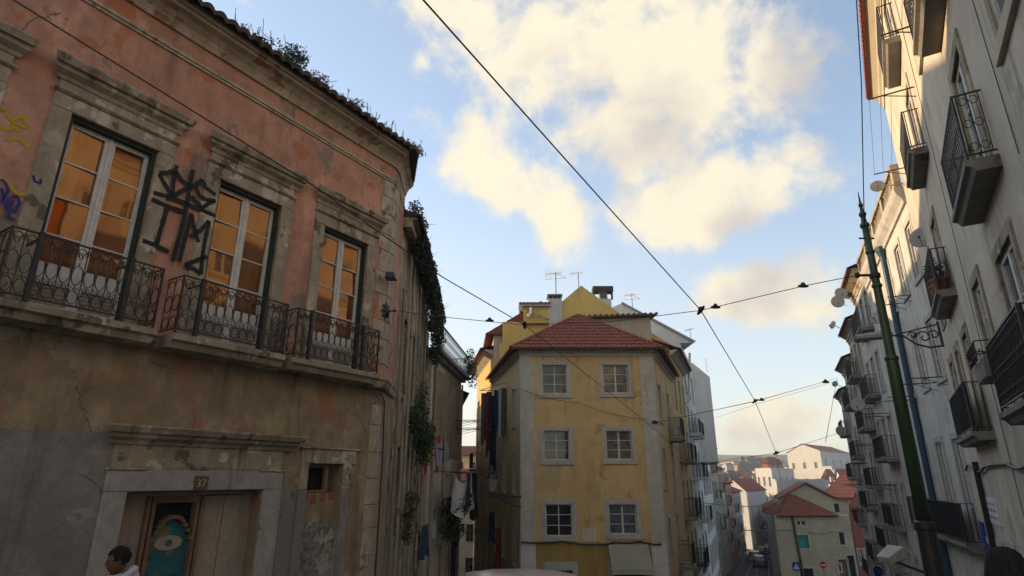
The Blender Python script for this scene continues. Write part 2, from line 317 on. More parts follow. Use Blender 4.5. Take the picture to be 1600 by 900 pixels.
def window(F, u0, u1, z0, z1, parent, sur=.16, mats=('palestone', 'whitep', 'glassd'), cols=2, rows=3, inset=.14, fr=.055, sash=True, name='window', sill=True, proud=.03, w=0, mul=None):
    """stone surround (the window), white sash and pane as its children"""
    mb = MB()
    if sur > 0:
        F.box(mb, u0 - sur, u1 + sur, z1, z1 + sur, w - .02, w + proud)
        F.box(mb, u0 - sur, u0, z0, z1, w - .02, w + proud); F.box(mb, u1, u1 + sur, z0, z1, w - .02, w + proud)
        F.box(mb, u0 - sur, u1 + sur, z0 - (sur if sill else .06), z0, w - .02, w + proud + (.03 if sill else 0))
    else:
        F.box(mb, u0, u1, z0 - .05, z0, w - .1, w + .04)
    win = mb.build(name, mats[0], parent)
    if sash:
        m2 = MB(); d0, d1 = w - inset - .04, w - inset + .01
        F.box(m2, u0, u1, z1 - fr, z1, d0, d1); F.box(m2, u0, u1, z0, z0 + fr, d0, d1)
        F.box(m2, u0, u0 + fr, z0 + fr, z1 - fr, d0, d1); F.box(m2, u1 - fr, u1, z0 + fr, z1 - fr, d0, d1)
        for i in range(1, cols):
            c = u0 + (u1 - u0) * i / cols; mw = (mul or fr) * (.75 if i * 2 == cols else .3); F.box(m2, c - mw, c + mw, z0 + fr, z1 - fr, d0, d1 + (.004 if i * 2 == cols else -.008))
        for j in range(1, rows):
            c = z0 + (z1 - z0) * j / rows; F.box(m2, u0 + fr, u1 - fr, c - .014, c + .014, d0 + .004, d1 - .012)
        m2.build('sash', mats[1], win)
    m3 = MB(); F.box(m3, u0, u1, z0, z1, w - inset - .07, w - inset - .02); m3.build('pane', mats[2], win)
    return win

def arc(F, cu, cz, ru, rz, w, a0=0, a1=360, n=10): return [F.pt(cu + ru * math.cos(R(a0 + (a1 - a0) * i / n)), cz + rz * math.sin(R(a0 + (a1 - a0) * i / n)), w) for i in range(n + 1)]
def scroll_panel(mb, F, ua, ub, z0, z1, w, bay=.15, r=.0085, rich=True):
    n = max(1, round((ub - ua) / bay)); b = (ub - ua) / n; h = z1 - z0
    for i in range(n + 1): mb.tube([F.pt(ua + b * i, z0, w), F.pt(ua + b * i, z1, w)], r, 4)
    for i in range(n):
        c = ua + b * (i + .5)
        mb.tube(arc(F, c, z0 + h * .50, b * .44, h * .16, w, n=12)[:-1], r * .9, 4, closed=True)
        if rich:
            mb.tube([F.pt(c, z0 + h * .66, w), F.pt(c, z0 + h * .72, w)], r * .8, 4)
            mb.tube([F.pt(c, z0 + h * .28, w), F.pt(c, z0 + h * .34, w)], r * .8, 4)
        mb.tube(arc(F, c, z0 + h * .82, b * .48, h * .13, w, 180, 0, 7), r * .9, 4)
        mb.tube(arc(F, c, z0 + h * .14, b * .42, h * .11, w, 0, 360, 10)[:-1], r * .9, 4, closed=True)
        if rich:
            for sg in (-1, 1):
                mb.tube([F.pt(c + sg * b * (.46 - .30 * t + .10 * math.sin(t * 5)), z0 + h * (.84 + .09 * math.sin(t * 4.2)), w) for t in (0, .2, .4, .6, .8, 1)], r * .8, 4)
                mb.tube(arc(F, c + sg * b * .17, z0 + h * .84, b * .13, h * .035, w, 0, 300, 6), r * .8, 4)
                mb.tube(arc(F, c + sg * b * .2, z0 + h * .26, b * .16, h * .035, w, 0, 300, 6), r * .8, 4)
def bar_panel(mb, F, ua, ub, z0, z1, w, bay=.12, r=.008, curl=False):
    n = max(1, round((ub - ua) / bay)); b = (ub - ua) / n; h = z1 - z0
    for i in range(n + 1): mb.tube([F.pt(ua + b * i, z0, w), F.pt(ua + b * i, z1, w)], r, 4)
    if curl:
        for i in range(n):
            c = ua + b * (i + .5)
            for q in (.12, .5, .88): mb.tube(arc(F, c, z0 + h * q, b * .42, h * .07, w, n=6)[:-1], r * .8, 4, closed=True)
def balcony(F, u0, u1, z, parent, depth=.5, h=1.0, thick=.22, style='curl', slabm='slab', screen=None, name='balcony', side_bars=True, mat_='iron', k=1.):
    mb = MB(); F.mould(mb, u0, u1, [(-.05, z), (depth, z), (depth, z - thick * .45), (depth - .06, z - thick * .6), (depth - .1, z - thick), (-.05, z - thick)])
    b = mb.build(name, slabm, parent)
    r = MB(); w = depth - .05; ua, ub = u0 + .04, u1 - .04; z0, z1 = z + .08, z + h
    for zz in (z0, z1): F.box(r, ua, ub, zz - .012, zz + .012, w - .012 * k, w + .012 * k)
    for uu in (ua, ub):
        F.box(r, uu - .014 * k, uu + .014 * k, z, z1 + .012, w - .014, w + .014)
        for zz in (z0, z1): F.box(r, uu - .01, uu + .01, zz - .01, zz + .01, 0, w - .014)
    if style == 'scroll': scroll_panel(r, F, ua, ub, z0, z1, w)
    else: bar_panel(r, F, ua, ub, z0, z1, w, curl=style == 'curl', r=.008 * k, bay=.13 * k)
    G = [Fac(F.pt(uu, 0, 0)[:2], B=F.pt(uu, 0, 1)[:2]) for uu in (ua, ub)]
    for g in G:
        if style == 'scroll': scroll_panel(r, g, .02, w - .02, z0, z1, 0, bay=.2, rich=False)
        else: bar_panel(r, g, .04, w - .04, z0, z1, 0, bay=.10 * k, curl=style == 'curl', r=.008 * k)
    r.build('railing', mat_, b)
    if screen:
        s = MB(); F.box(s, ua + .01, ub - .01, z0 + .05, z1 - .02, w - .045, w - .022); s.build('screen', screen, b)
    return b

def roof_face(mb, A, B, C, D, rows=10, tw=.22, amp=.035, step=.025, sub=4):
    """barrel tiled plane: A,B eave left/right, C,D top right/left"""
    A, B, C, D = map(Vector, (A, B, C, D)); e = (B - A).normalized(); nrm = e.cross((D - A) if (D - A).length > .3 else (C - A)).normalized()
    if nrm.z < 0: nrm = -nrm
    L_ = (B - A).length
    def samp(t):
        l = A.lerp(D, t); r = B.lerp(C, t); a = (l - A).dot(e); b = (r - A).dot(e); return l, a, b
    for i in range(rows):
        t0, t1 = i / rows, (i + 1) / rows; l0, a0, b0 = samp(t0); l1, a1, b1 = samp(t1)
        n0 = max(1, int(round(L_ / tw * sub)))
        xs = [k * L_ / n0 for k in range(n0 + 1)]
        def row(l, a, b, lift):
            out = []
            for x in xs:
                xx = min(max(x, a), b); ph = (x / tw) % 1.0
                hgt = amp * (abs(math.sin(math.pi * ph)) ** .8)
                out.append(l + e * (xx - a) + nrm * (hgt + lift))
            return out
        p = row(l0, a0, b0, step); q = row(l1, a1, b1, 0); bb = [v - nrm * (step + (.05 if i == 0 else .0)) for v in p]
        n = len(mb.v); k = len(xs); mb.v += [tuple(v) for v in p + q + bb]
        for j in range(k - 1):
            if (p[j] - p[j + 1]).length + (q[j] - q[j + 1]).length < 1e-4: continue
            mb.f.append((n + j, n + j + 1, n + k + j + 1, n + k + j)); mb.f.append((n + 2 * k + j, n + 2 * k + j + 1, n + j + 1, n + j))
    mb.face(*[v - nrm * .06 for v in (D, C, B, A)])

def foliage(mb, c, r, n, size, rnd=random, flat=1.0):
    for i in range(n):
        d = Vector((rnd.gauss(0, 1), rnd.gauss(0, 1), rnd.gauss(0, 1))).normalized() * (rnd.random() ** .45)
        p = Vector((c[0] + d.x * r[0], c[1] + d.y * r[1], c[2] + d.z * r[2])); s = size * rnd.uniform(.6, 1.4)
        a = Vector((rnd.gauss(0, 1), rnd.gauss(0, 1), rnd.gauss(0, .7))).normalized(); b = a.cross(Vector((rnd.gauss(0, 1), rnd.gauss(0, 1), rnd.gauss(0, 1)))).normalized()
        mb.face(p - a * s, p + b * s * .45, p + a * s, p - b * s * .45)
def weeds(mb, p, h, n, spread=.1, rnd=random):
    for i in range(n):
        a = Vector(p) + Vector((rnd.gauss(0, spread), rnd.gauss(0, spread), 0)); b = a + Vector((rnd.gauss(0, h * .15), rnd.gauss(0, h * .15), h * rnd.uniform(.5, 1.1)))
        mb.tube([a, (a + b) / 2 + Vector((rnd.gauss(0, .01), 0, 0)), b], .006, 3)
        for k in range(5):
            q = a.lerp(b, rnd.uniform(.35, 1)); foliage(mb, q, (.025, .025, .03), 2, .018, rnd)

def block(name, label, cat, ring, z0, z1, wallm, group=None, top=None, open_edges=()):
    """building root and its wall object; ring counter-clockwise from above, facade edges listed in open_edges get real openings later"""
    root = thing(name, (ring[0][0], ring[0][1], z0), label, cat, group); return root
def edges(ring): return [(ring[i], ring[(i + 1) % len(ring)]) for i in range(len(ring))]
def building(name, label, ring, z0, z1, wallm, fronts, group=None, cap=True, cat='building', wname='wall'):
    """ring: corners such that outside lies on the right of each edge. fronts: {edge index: [holes]}"""
    root = thing(name, (*ring[0][:2], z0), label, cat, group); mb = MB(); Fs = []
    for i, (a, b) in enumerate(edges(ring)):
        F = Fac(a, B=b); Fs.append(F); F.wall(mb, 0, F.len, z0, z1, fronts.get(i, []))
    if cap: mb.face(*[(p[0], p[1], z1) for p in ring])
    mb.build(wname, wallm, root)
    return root, Fs
def grid(u0, n, du, w, rows):             # rows: (z0, z1)
    return [(u0 + i * du, u0 + i * du + w, a, b) for a, b in rows for i in range(n)]
def holes_windows(F, hs, root, **k):
    for h in hs: window(F, *h, root, **k)
def ribbon(mb, F, pts, width, w, n=6):    # spray stroke lying on the wall, pts in (u, z)
    L_ = []; R_ = []
    for i, p in enumerate(pts):
        a = pts[max(0, i - 1)]; b = pts[min(len(pts) - 1, i + 1)]; d = (b[0] - a[0], b[1] - a[1]); l = math.hypot(*d) or 1; nx, nz = -d[1] / l, d[0] / l
        ww = width * .5 * random.uniform(.85, 1.15); L_.append((p[0] + nx * ww, p[1] + nz * ww)); R_.append((p[0] - nx * ww, p[1] - nz * ww))
    for i in range(len(pts) - 1): mb.face(F.pt(*L_[i], w), F.pt(*R_[i], w), F.pt(*R_[i + 1], w), F.pt(*L_[i + 1], w))

def ground_z(Y):
    if Y < 70: return -1.75 - .125 * max(Y, -40)
    if Y < 170: return -10.5 - .04 * (Y - 70)
    return -14.5 + min(Y - 170, 250) * .02

# ------------------------------------------------------------------ ground
def build_ground():
    mb = MB(); ys = [-60, -20, 0, 10, 20, 30, 40, 50, 60, 70, 90, 120, 170, 220, 300, 450, 880]
    for a, b in zip(ys, ys[1:]): mb.face((-610, a, ground_z(a) - .12), (1070, a, ground_z(a) - .12), (1070, b, ground_z(b) - .12), (-610, b, ground_z(b) - .12))
    tag(mb.build('ground', 'earth'), kind='structure')
    mb = MB()                              # sloping street, kerbs and pavements
    def cx(Y):
        return {0: -1.5, 1: 1.5}.get(Y, 0)
    path = [(-2.2, 4.2, -14), (-3.2, 6.0, 0), (-3.0, 8.6, 8), (-1.2, 11.2, 16), (6.8, 15.6, 26), (11.0, 19.8, 38), (15.4, 24.0, 50), (19.9, 25.3, 62), (29.0, 34.6, 85), (39.5, 45, 110), (60, 65, 165)]
    for (l0, r0, a), (l1, r1, b) in zip(path, path[1:]): mb.face((l0, a, ground_z(a) - .004), (r0, a, ground_z(a) - .004), (r1, b, ground_z(b) - .004), (l1, b, ground_z(b) - .004))
    tag(mb.build('street', 'asphalt'), kind='structure')
    mb = MB()
    for (l0, r0, a), (l1, r1, b) in zip(path, path[1:]):
        for s0, s1 in ((l0, l1), (r0, r1)):
            g = 1 if s0 == r0 else -1
            za, zb = ground_z(a), ground_z(b)
            for (x0, x1, zz, xx0, xx1, zz2) in ((s0, s1, .0, s0, s1, .12), (s0, s1, .12, s0 + g * 1.6, s1 + g * 1.6, .12)):
                mb.face((x0, a, za - .02 + zz), (x1, b, zb - .02 + zz), (xx1, b, zb - .02 + zz2), (xx0, a, za - .02 + zz2))
    tag(mb.build('pavement', 'cobble'), kind='structure')
    mb = MB()
    for off in (-.72, .72, -.72 + 2.4, .72 + 2.4):
        for (l0, r0, a), (l1, r1, b) in zip(path, path[1:]):
            c0, c1 = (l0 + r0) / 2 + off - 1.2, (l1 + r1) / 2 + off - 1.2
            mb.face((c0 - .03, a, ground_z(a) + .001), (c0 + .03, a, ground_z(a) + .001), (c1 + .03, b, ground_z(b) + .001), (c1 - .03, b, ground_z(b) + .001))
    tag(mb.build('tram_rails', 'steel'), kind='structure')
    # far hill with the town on it
    mb = MB(); nx, ny = 60, 14; V = []
    for j in range(ny):
        for i in range(nx):
            X = -500 + 1500 * i / (nx - 1); Y = 330 + 420 * j / (ny - 1)
            t = j / (ny - 1); h = -12 + 38 * math.sin(min(1, t * 1.15) * math.pi / 2) + 7 * mnoise.noise(Vector((X * .006, Y * .006, 3)))
            V.append((X, Y, h))
    mb.v = V; mb.f = [(j * nx + i, j * nx + i + 1, (j + 1) * nx + i + 1, (j + 1) * nx + i) for j in range(ny - 1) for i in range(nx - 1)]
    tag(mb.build('hill', 'earth', smooth=True), kind='structure')
build_ground()

# ------------------------------------------------------------------ the pink corner house
D_ = 9.5; AZA = 31.65
A_ = Fac((-D_ * math.cos(R(AZA)), D_ * math.sin(R(AZA))), AZA)
UC = 10.0                                   # corner
def pink_house():
    c0 = A_.pt(-9, 0)[:2]; c1 = A_.pt(UC - .25, 0)[:2]; c2 = A_.pt(UC, 0, -.1)[:2]
    Bf = Fac(c2, -2.5); c3 = Bf.pt(1.3, 0)[:2]; back = (-math.cos(R(AZA)) * 9, math.sin(R(AZA)) * 9)
    c4 = (c3[0] + back[0], c3[1] + back[1]); c5 = (c0[0] + back[0], c0[1] + back[1])
    ring = [c0, c1, c2, c3, c4, c5]
    o = [(.67, 1.93), (2.97, 4.24), (5.35, 6.67), (7.76, 9.05)]
    root = thing('pink_building', (*A_.pt(UC, 0)[:2], -3.4), 'old pink plastered corner house with three tall balcony windows and weeds on its eaves', 'building')
    up = MB(); lo = MB(); hs = [(a + 9, b + 9, 2.1, 5.16) for a, b in o]
    E_ = [Fac(a, B=b) for a, b in edges(ring)]
    E_[0].wall(up, 0, E_[0].len, 1.9, 7.6, hs, depth=.28)
    E_[0].wall(lo, 0, E_[0].len, -4.2, 1.9, [(4.75 + 9, 7.03 + 9, -4.1, -.18), (7.97 + 9, 8.84 + 9, -4.1, .28)], depth=.4)
    for F in E_[1:]: F.wall(up, 0, F.len, 1.9, 7.6); F.wall(lo, 0, F.len, -4.2, 1.9)
    up.face(*[(p[0], p[1], 7.6) for p in ring])
    wall = up.build('upper_wall', 'pink', root); low = lo.build('lower_wall', 'ochre', root)
    F = A_
    # painted dado: one ragged-edged coat of old paint
    mb = MB(); random.seed(3)
    def dado(u0, u1, zt, mb):
        n = max(2, int((u1 - u0) / .07)); pr = None
        for i in range(n + 1):
            u = u0 + (u1 - u0) * i / n; z = zt + .03 * mnoise.noise(Vector((u * 3, zt, 0))) + .012 * random.uniform(-1, 1)
            if pr: mb.face(F.pt(pr[0], -4.2, .006), F.pt(u, -4.2, .006), F.pt(u, z, .006), F.pt(pr[0], pr[1], .006))
            pr = (u, z)
    for q in ((-9, 4.43, .62), (7.41, 7.77, -.17), (9.53, 9.75, -.05)): mb = MB(); dado(*q, mb); mb.build('painted_dado', 'dado', root)
    # cornice, string course, belt under the balconies
    def cor(prof, name, m, u0=-9, u1=UC - .2, sm=False):
        mb = MB(); pf = prof; rings = []
        for (u, sc) in ((u0, 1), (u1, 1)): rings.append([F.pt(u - (w * .1 if u == u1 else 0), z, w) for w, z in pf])
        G = Fac(c2, -2.5); rings.append([G.pt(.12, z, w * .55) for w, z in pf]); rings.append([G.pt(1.3, z, w * .5) for w, z in pf])
        for a, b in zip(rings, rings[1:]): mb.prism(a, b)
        return mb.build(name, m, root)
    cor([(-.02, 7.50), (.05, 7.50), (.07, 7.56), (.12, 7.64), (.22, 7.72), (.34, 7.76), (.36, 7.80), (.42, 7.81), (.44, 7.88), (-.02, 7.90)], 'cornice', 'quoin')
    cor([(-.02, 7.05), (.03, 7.05), (.035, 7.09), (.06, 7.10), (.06, 7.14), (.03, 7.17), (-.02, 7.17)], 'string_course', 'quoin')
    cor([(-.02, 1.90), (.10, 1.90), (.14, 1.94), (.16, 2.06), (.20, 2.10), (.20, 2.13), (-.02, 2.14)], 'belt_course', 'stone')
    # corner quoins, each course its own joint
    mb = MB(); z = -4.2; k = 0; random.seed(11)
    while z < 6.98:
        h = random.uniform(.42, .62); h = min(h, 7.04 - z)
        if not (z < 2.14 and z + h > 1.88):
            u0 = (9.36 if z > 2 else 9.52) + (random.uniform(.05, .16) if k % 2 and z > 2 else 0)
            F.box(mb, u0, UC - .262, z + .008, z + h - .008, -.02, .022)
            G = Fac(c1, B=c2); G.box(mb, .0, G.len, z + .008, z + h - .008, -.02, .02)
            Bf.box(mb, .01, .3, z + .008, z + h - .008, -.02, .018)
        z += h; k += 1
    mb.build('quoins', 'quoin', root, bevel=.008)
    # windows with stone surrounds and hoods
    random.seed(5)
    for i, (a, b) in enumerate(o):
        s0, s1 = a - .27, b + .25
        mb = MB(); F.box(mb, s0, a, 2.14, 5.16, -.02, .03); F.box(mb, b, s1, 2.14, 5.16, -.02, .03); F.box(mb, s0, s1, 5.16, 5.40, -.02, .03)
        win = mb.build('window', 'stone', root, bevel=.01)
        mb = MB(); F.box(mb, s0 + .02, s1 - .02, 5.44, 5.60, -.02, .035)
        F.mould(mb, s0, s1, [(-.02, 5.40), (.05, 5.40), (.08, 5.43), (.08, 5.45), (-.02, 5.45)], e=.5)
        F.mould(mb, s0, s1, [(-.02, 5.60), (.05, 5.60), (.07, 5.66), (.14, 5.72), (.15, 5.78), (.20, 5.79), (.24, 5.88), (.24, 5.91), (-.02, 5.95)], e=.7)
        mb.build('hood', 'stone', win)
        mb = MB()                            # dark green outer frame
        for q in ((a, a + .055, 2.14, 5.16), (b - .055, b, 2.14, 5.16), (a + .055, b - .055, 5.10, 5.16)): F.box(mb, *q, -.16, -.05)
        mb.build('outer_frame', 'dgreen', win)
        mb = MB(); aa, bb = a + .055, b - .055; mid = (a + b) / 2; d0, d1 = -.20, -.155
        for q in ((aa, aa + .06, 2.14, 5.10), (bb - .06, bb, 2.14, 5.10), (mid - .075, mid - .006, 2.14, 5.10), (mid + .006, mid + .075, 2.14, 5.10)): F.box(mb, *q, d0, d1)
        F.box(mb, mid - .02, mid + .02, 2.14, 5.10, d1, d1 + .018)
        for l, r in ((aa + .06, mid - .075), (mid + .075, bb - .06)):
            F.box(mb, l, r, 5.03, 5.10, d0, d1); F.box(mb, l, r, 2.14, 2.30, d0, d1); F.box(mb, l, r, 2.66, 2.74, d0, d1)
            F.box(mb, l, r, 2.60, 2.66, d0 + .002, d1 - .01); F.box(mb, l, r, 2.74, 2.90, d0 + .002, d1 - .012)
            for zz in (3.32, 3.90, 4.46): F.box(mb, l, r, zz - .012, zz + .012, d0 + .01, d1 - .008)
        mb.build('sash', 'whitep', win)
        mb = MB()
        for l, r in ((aa + .06, mid - .075), (mid + .075, bb - .06)):
            zs = [2.74, 3.32, 3.90, 4.46, 5.03]
            for j in range(4):
                t1, t2 = random.uniform(-.022, .022), random.uniform(-.022, .022)
                mb.face(F.pt(l, zs[j], -.19 + t1), F.pt(r, zs[j], -.19 + t2), F.pt(r, zs[j + 1], -.19 - t1), F.pt(l, zs[j + 1], -.19 - t2))
        mb.build('pane', 'amber', win)
        mb = MB()
        for l, r in ((aa + .06, mid - .075), (mid + .075, bb - .06)):
            for j in range(5): F.box(mb, l, r, 2.30 + j * .06, 2.352 + j * .06, -.192, -.182)
        mb.build('lower_panel', 'timber', win)
    # balconies
    for i, (a, b) in enumerate(((.2, 2.3), (2.5, 4.5), (4.75, 6.8), (6.97, 9.2))):
        bal = balcony(F, a, b, 2.13, root, depth=.5, h=.94, thick=.21, style=None if False else 'scroll', slabm='stone')
        w = .45
        for uu in (a + .36, b - .5):
            mb = MB(); F.box(mb, uu - .03, uu + .03, 2.13, 3.1, w - .03, w + .03); F.box(mb, uu - .015, uu + .015, 3.0, 3.02, .0, w - .028); mb.build('post', 'iron', bal)
    # portal
    mb = MB(); F.box(mb, 4.43, 4.75, -4.2, -.18, -.02, .05); F.box(mb, 7.03, 7.40, -4.2, -.18, -.02, .05); F.box(mb, 4.43, 7.40, -.18, .12, -.02, .05)
    por = mb.build('portal', 'portalp', root, bevel=.012)
    mb = MB(); F.box(mb, 4.47, 7.36, .15, .48, -.02, .035); F.box(mb, 4.40, 4.95, .12, .15, -.02, .07); F.box(mb, 6.9, 7.43, .12, .15, -.02, .07); F.box(mb, 4.97, 6.88, .12, .148, -.02, .04)
    F.mould(mb, 4.40, 7.50, [(-.02, .48), (.06, .48), (.09, .54), (.16, .58), (.17, .63), (.23, .64), (.27, .72), (.27, .745), (-.02, .77)], e=.6)
    mb.build('hood', 'stone', por, bevel=.006)
    mb = MB(); F.box(mb, 4.76, 5.20, -4.1, -.24, -.32, -.27); F.box(mb, 4.77, 7.02, -.25, -.19, -.33, -.22); mb.build('side_panel', 'timber', por)
    mb = MB()
    for q in ((5.20, 5.25), (5.28, 5.33), (5.98, 6.03), (6.06, 6.11)): F.box(mb, *q, -4.1, -.25, -.34, -.20)
    F.box(mb, 5.33, 5.98, -.36, -.25, -.34, -.22); F.box(mb, 5.33, 5.98, -4.1, -3.2, -.34, -.24)
    n = 14
    for i in range(n):                       # carved spandrel above the arch
        t0, t1 = i / n, (i + 1) / n; f = lambda t: -.98 + .36 * math.sin(math.pi * min(1, max(0, (t - .06) / .88))) ** .7
        u_0, u_1 = 5.33 + .65 * t0, 5.33 + .65 * t1
        F.box(mb, u_0, u_1, max(f(t0), f(t1)) + .02, max(f(t0), f(t1)) + .075, -.34, -.20)
    mb.build('door_frame', 'brownwood', por)
    mb = MB(); pts = [(5.34, -3.2), (5.97, -3.2)] + [(5.97 - .63 * i / 14, -.96 + .34 * math.sin(math.pi * i / 14) ** .7) for i in range(15)]
    mb.prism([F.pt(u, z, -.33) for u, z in pts], [F.pt(u, z, -.29) for u, z in pts]); d = mb.build('arched_door_panel', 'teal', por)
    mb = MB(); F.box(mb, 5.35, 5.96, -.62, -.36, -.36, -.335); mb.build('fanlight', 'black', d)
    mb = MB(); mb.prism([F.pt(5.66 + .22 * math.cos(R(a)), -.95 + .11 * math.sin(R(a)), -.285) for a in range(0, 360, 20)], [F.pt(5.66 + .22 * math.cos(R(a)), -.95 + .11 * math.sin(R(a)), -.275) for a in range(0, 360, 20)])
    g = mb.build('grille', 'timber', d)
    mb = MB(); mb.prism([F.pt(5.66 + .06 * math.cos(R(a)), -.95 + .05 * math.sin(R(a)), -.274) for a in range(0, 360, 30)], [F.pt(5.66 + .06 * math.cos(R(a)), -.95 + .05 * math.sin(R(a)), -.268) for a in range(0, 360, 30)])
    for st in ([(5.40, -1.08), (5.6, -1.10), (5.8, -1.12), (5.93, -1.10)], [(5.40, -1.14), (5.6, -1.18), (5.66, -1.18), (5.68, -1.24), (5.72, -1.17), (5.93, -1.19)]): ribbon(mb, F, st, .018, -.284)
    for q in ((5.44, 5.6, -2.3, -1.4), (5.72, 5.88, -2.3, -1.4)):
        for e in ((q[0], q[1], q[2], q[2] + .02), (q[0], q[1], q[3] - .02, q[3]), (q[0], q[0] + .02, q[2] + .02, q[3] - .02), (q[1] - .02, q[1], q[2] + .02, q[3] - .02)): F.box(mb, *e, -.295, -.27)
    mb.build('trim', 'teal', d)
    mb = MB(); F.box(mb, 6.13, 6.50, -4.1, -.27, -.33, -.28); F.box(mb, 6.515, 6.90, -4.1, -.27, -.33, -.28); F.box(mb, 6.13, 6.16, -4.1, -.27, -.28, -.26)
    for q in ((6.22, 6.44, -.36, -.34), (6.42, 6.44, -3, -.36), (6.90, 7.03, -4.1, -.25)): F.box(mb, *q, -.33, -.272)
    mb.build('door_leaf', 'timber', por)
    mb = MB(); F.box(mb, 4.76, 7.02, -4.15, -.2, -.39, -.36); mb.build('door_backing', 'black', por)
    mb = MB(); F.box(mb, 5.72, 5.96, -.165, .04, .05, .058); pl = mb.build('number_plate', 'plate', root)
    cu = bpy.data.curves.new('number', 'FONT'); cu.body = '37'; cu.size = .17; cu.extrude = .002; tmp = bpy.data.objects.new('t', cu); col.objects.link(tmp)
    me = bpy.data.meshes.new_from_object(tmp.evaluated_get(bpy.context.evaluated_depsgraph_get())); bpy.data.objects.remove(tmp); me.materials.clear(); me.materials.append(M['quoin'])
    to = bpy.data.objects.new('number', me); col.objects.link(to); to.parent = pl
    p = F.pt(5.755, -.125, .062); to.location = (p[0] - root.location.x, p[1] - root.location.y, p[2] - root.location.z); to.rotation_euler = (R(90), 0, math.atan2(F.d[1], F.d[0]))
    # small walled-up doorway
    mb = MB(); F.box(mb, 7.78, 7.97, -.2, .28, -.02, .045); F.box(mb, 8.84, 9.06, -.2, .28, -.02, .045); F.box(mb, 7.78, 9.18, .28, .55, -.02, .045); F.box(mb, 7.74, 9.25, .55, .585, -.02, .075)
    sd = mb.build('doorway', 'stone', root, bevel=.01)
    mb = MB(); F.box(mb, 7.78, 7.97, -4.2, -.2, -.02, .045); F.box(mb, 8.84, 9.03, -4.2, -.2, -.02, .045); mb.build('jamb', 'dado', sd)
    mb = MB()
    for q in ((7.97, 8.60, .20, .28), (7.97, 8.60, -.25, -.21), (7.97, 8.0, -.21, .20), (8.52, 8.60, -.21, .20)): F.box(mb, *q, -.2, -.12)
    F.box(mb, 8.60, 8.84, -.25, .28, -.3, -.26); wf = mb.build('window_frame', 'brownwood', sd)
    mb = MB(); F.box(mb, 8.0, 8.52, -.21, .20, -.26, -.22); mb.build('opening', 'black', wf)
    mb = MB(); nx, nz_ = 22, 60; V = []
    for j in range(nz_ + 1):
        for i in range(nx + 1):
            u = 7.97 + .87 * i / nx; z = -4.2 + 3.42 * j / nz_; V.append(F.pt(u, z, -.06 + .035 * mnoise.noise(Vector((u * 6, z * 6, 1))) + .012 * random.uniform(-1, 1)))
    mb.v = V; mb.f = [(j * (nx + 1) + i, j * (nx + 1) + i + 1, (j + 1) * (nx + 1) + i + 1, (j + 1) * (nx + 1) + i) for j in range(nz_) for i in range(nx)]
    mb.build('rubble_infill', 'rubble', sd)
    mb = MB(); F.box(mb, 7.98, 8.83, -.8, -.26, -.14, -.10); mb.build('mortar_infill', 'ochre', sd)
    mb = MB(); random.seed(9)
    for u in (8.0, 8.2, 8.4, 8.62): F.box(mb, u, u + random.uniform(.12, .17), -.38 - random.uniform(0, .08), -.275, -.12, -.09)
    mb.build('bricks', 'brick', sd, bevel=.008)
    # graffiti
    def g(name, m, strokes, wd, w=.007, bm=None):
        mb = MB()
        for st in strokes:
            pts = [A_.uz(x, y) for x, y in st]; out = []
            for a, b in zip(pts, pts[1:]):
                k = max(1, int(math.hypot(b[0] - a[0], b[1] - a[1]) / .03)); out += [(a[0] + (b[0] - a[0]) * j / k, a[1] + (b[1] - a[1]) * j / k) for j in range(k)]
            out.append(pts[-1]); ribbon(mb, A_, out, wd, w)
        return mb.build(name, m, root)
    Z = lambda L_: [(220 + x * .2, 250 + y * .2) for x, y in L_]
    random.seed(21)
    g('graffiti', 'paint', [Z(l) for l in ([(135, 105), (200, 105), (262, 85), (275, 45)], [(135, 110), (165, 170), (200, 230), (240, 292)], [(262, 90), (245, 180), (238, 290)], [(262, 90), (310, 160), (372, 205)], [(240, 292), (310, 245), (372, 210)],
        [(400, 80), (385, 140), (375, 205), (350, 360), (320, 500), (240, 790)], [(372, 210), (420, 200), (470, 155)], [(470, 155), (500, 220), (575, 275)], [(420, 210), (450, 280), (500, 315), (575, 320)], [(385, 285), (430, 330), (460, 375)], [(575, 320), (510, 350), (460, 385)],
        [(90, 258), (240, 300), (350, 345), (470, 395), (575, 440)], [(75, 310), (200, 365), (340, 412)], [(195, 380), (160, 500), (110, 665)], [(5, 632), (100, 665), (210, 720)], [(385, 420), (350, 560), (290, 795)], [(385, 420), (405, 520), (440, 645)], [(380, 600), (460, 550), (525, 480)],
        [(525, 480), (490, 640), (470, 760), (460, 895)], [(335, 825), (420, 790), (510, 755)], [(335, 830), (400, 850), (460, 895)])], .074, .036)
    Y = lambda L_: [(x * .2333, 150 + y * .2333) for x, y in L_]
    g('graffiti', 'ypaint', [Y(l) for l in ([(0, 90), (35, 75), (50, 130), (90, 180), (180, 215)], [(90, 160), (120, 140), (165, 145), (180, 200)], [(0, 210), (40, 225), (90, 200), (130, 240)], [(50, 300), (100, 280), (150, 300), (190, 350)], [(60, 575), (80, 620), (120, 660), (190, 650)])], .05)
    g('graffiti', 'bpaint', [Y(l) for l in ([(0, 560), (30, 590), (50, 640), (10, 690)], [(0, 620), (20, 680), (0, 720)], [(65, 680), (110, 675), (125, 720), (90, 780), (60, 750), (80, 700)], [(50, 690), (30, 740), (60, 800), (35, 815), (95, 830)], [(215, 535), (225, 575), (265, 590), (265, 560)])], .035, .034)
    # roof
    mb = MB(); w0 = .54
    a = F.pt(-9, 7.90, w0); b = F.pt(UC + .0, 7.90, w0); c = F.pt(UC - 3.6, 9.75, -4.6); d = F.pt(-9, 9.75, -4.6)
    roof_face(mb, a, b, c, d, rows=14, tw=.24, amp=.075, step=.04, sub=5)
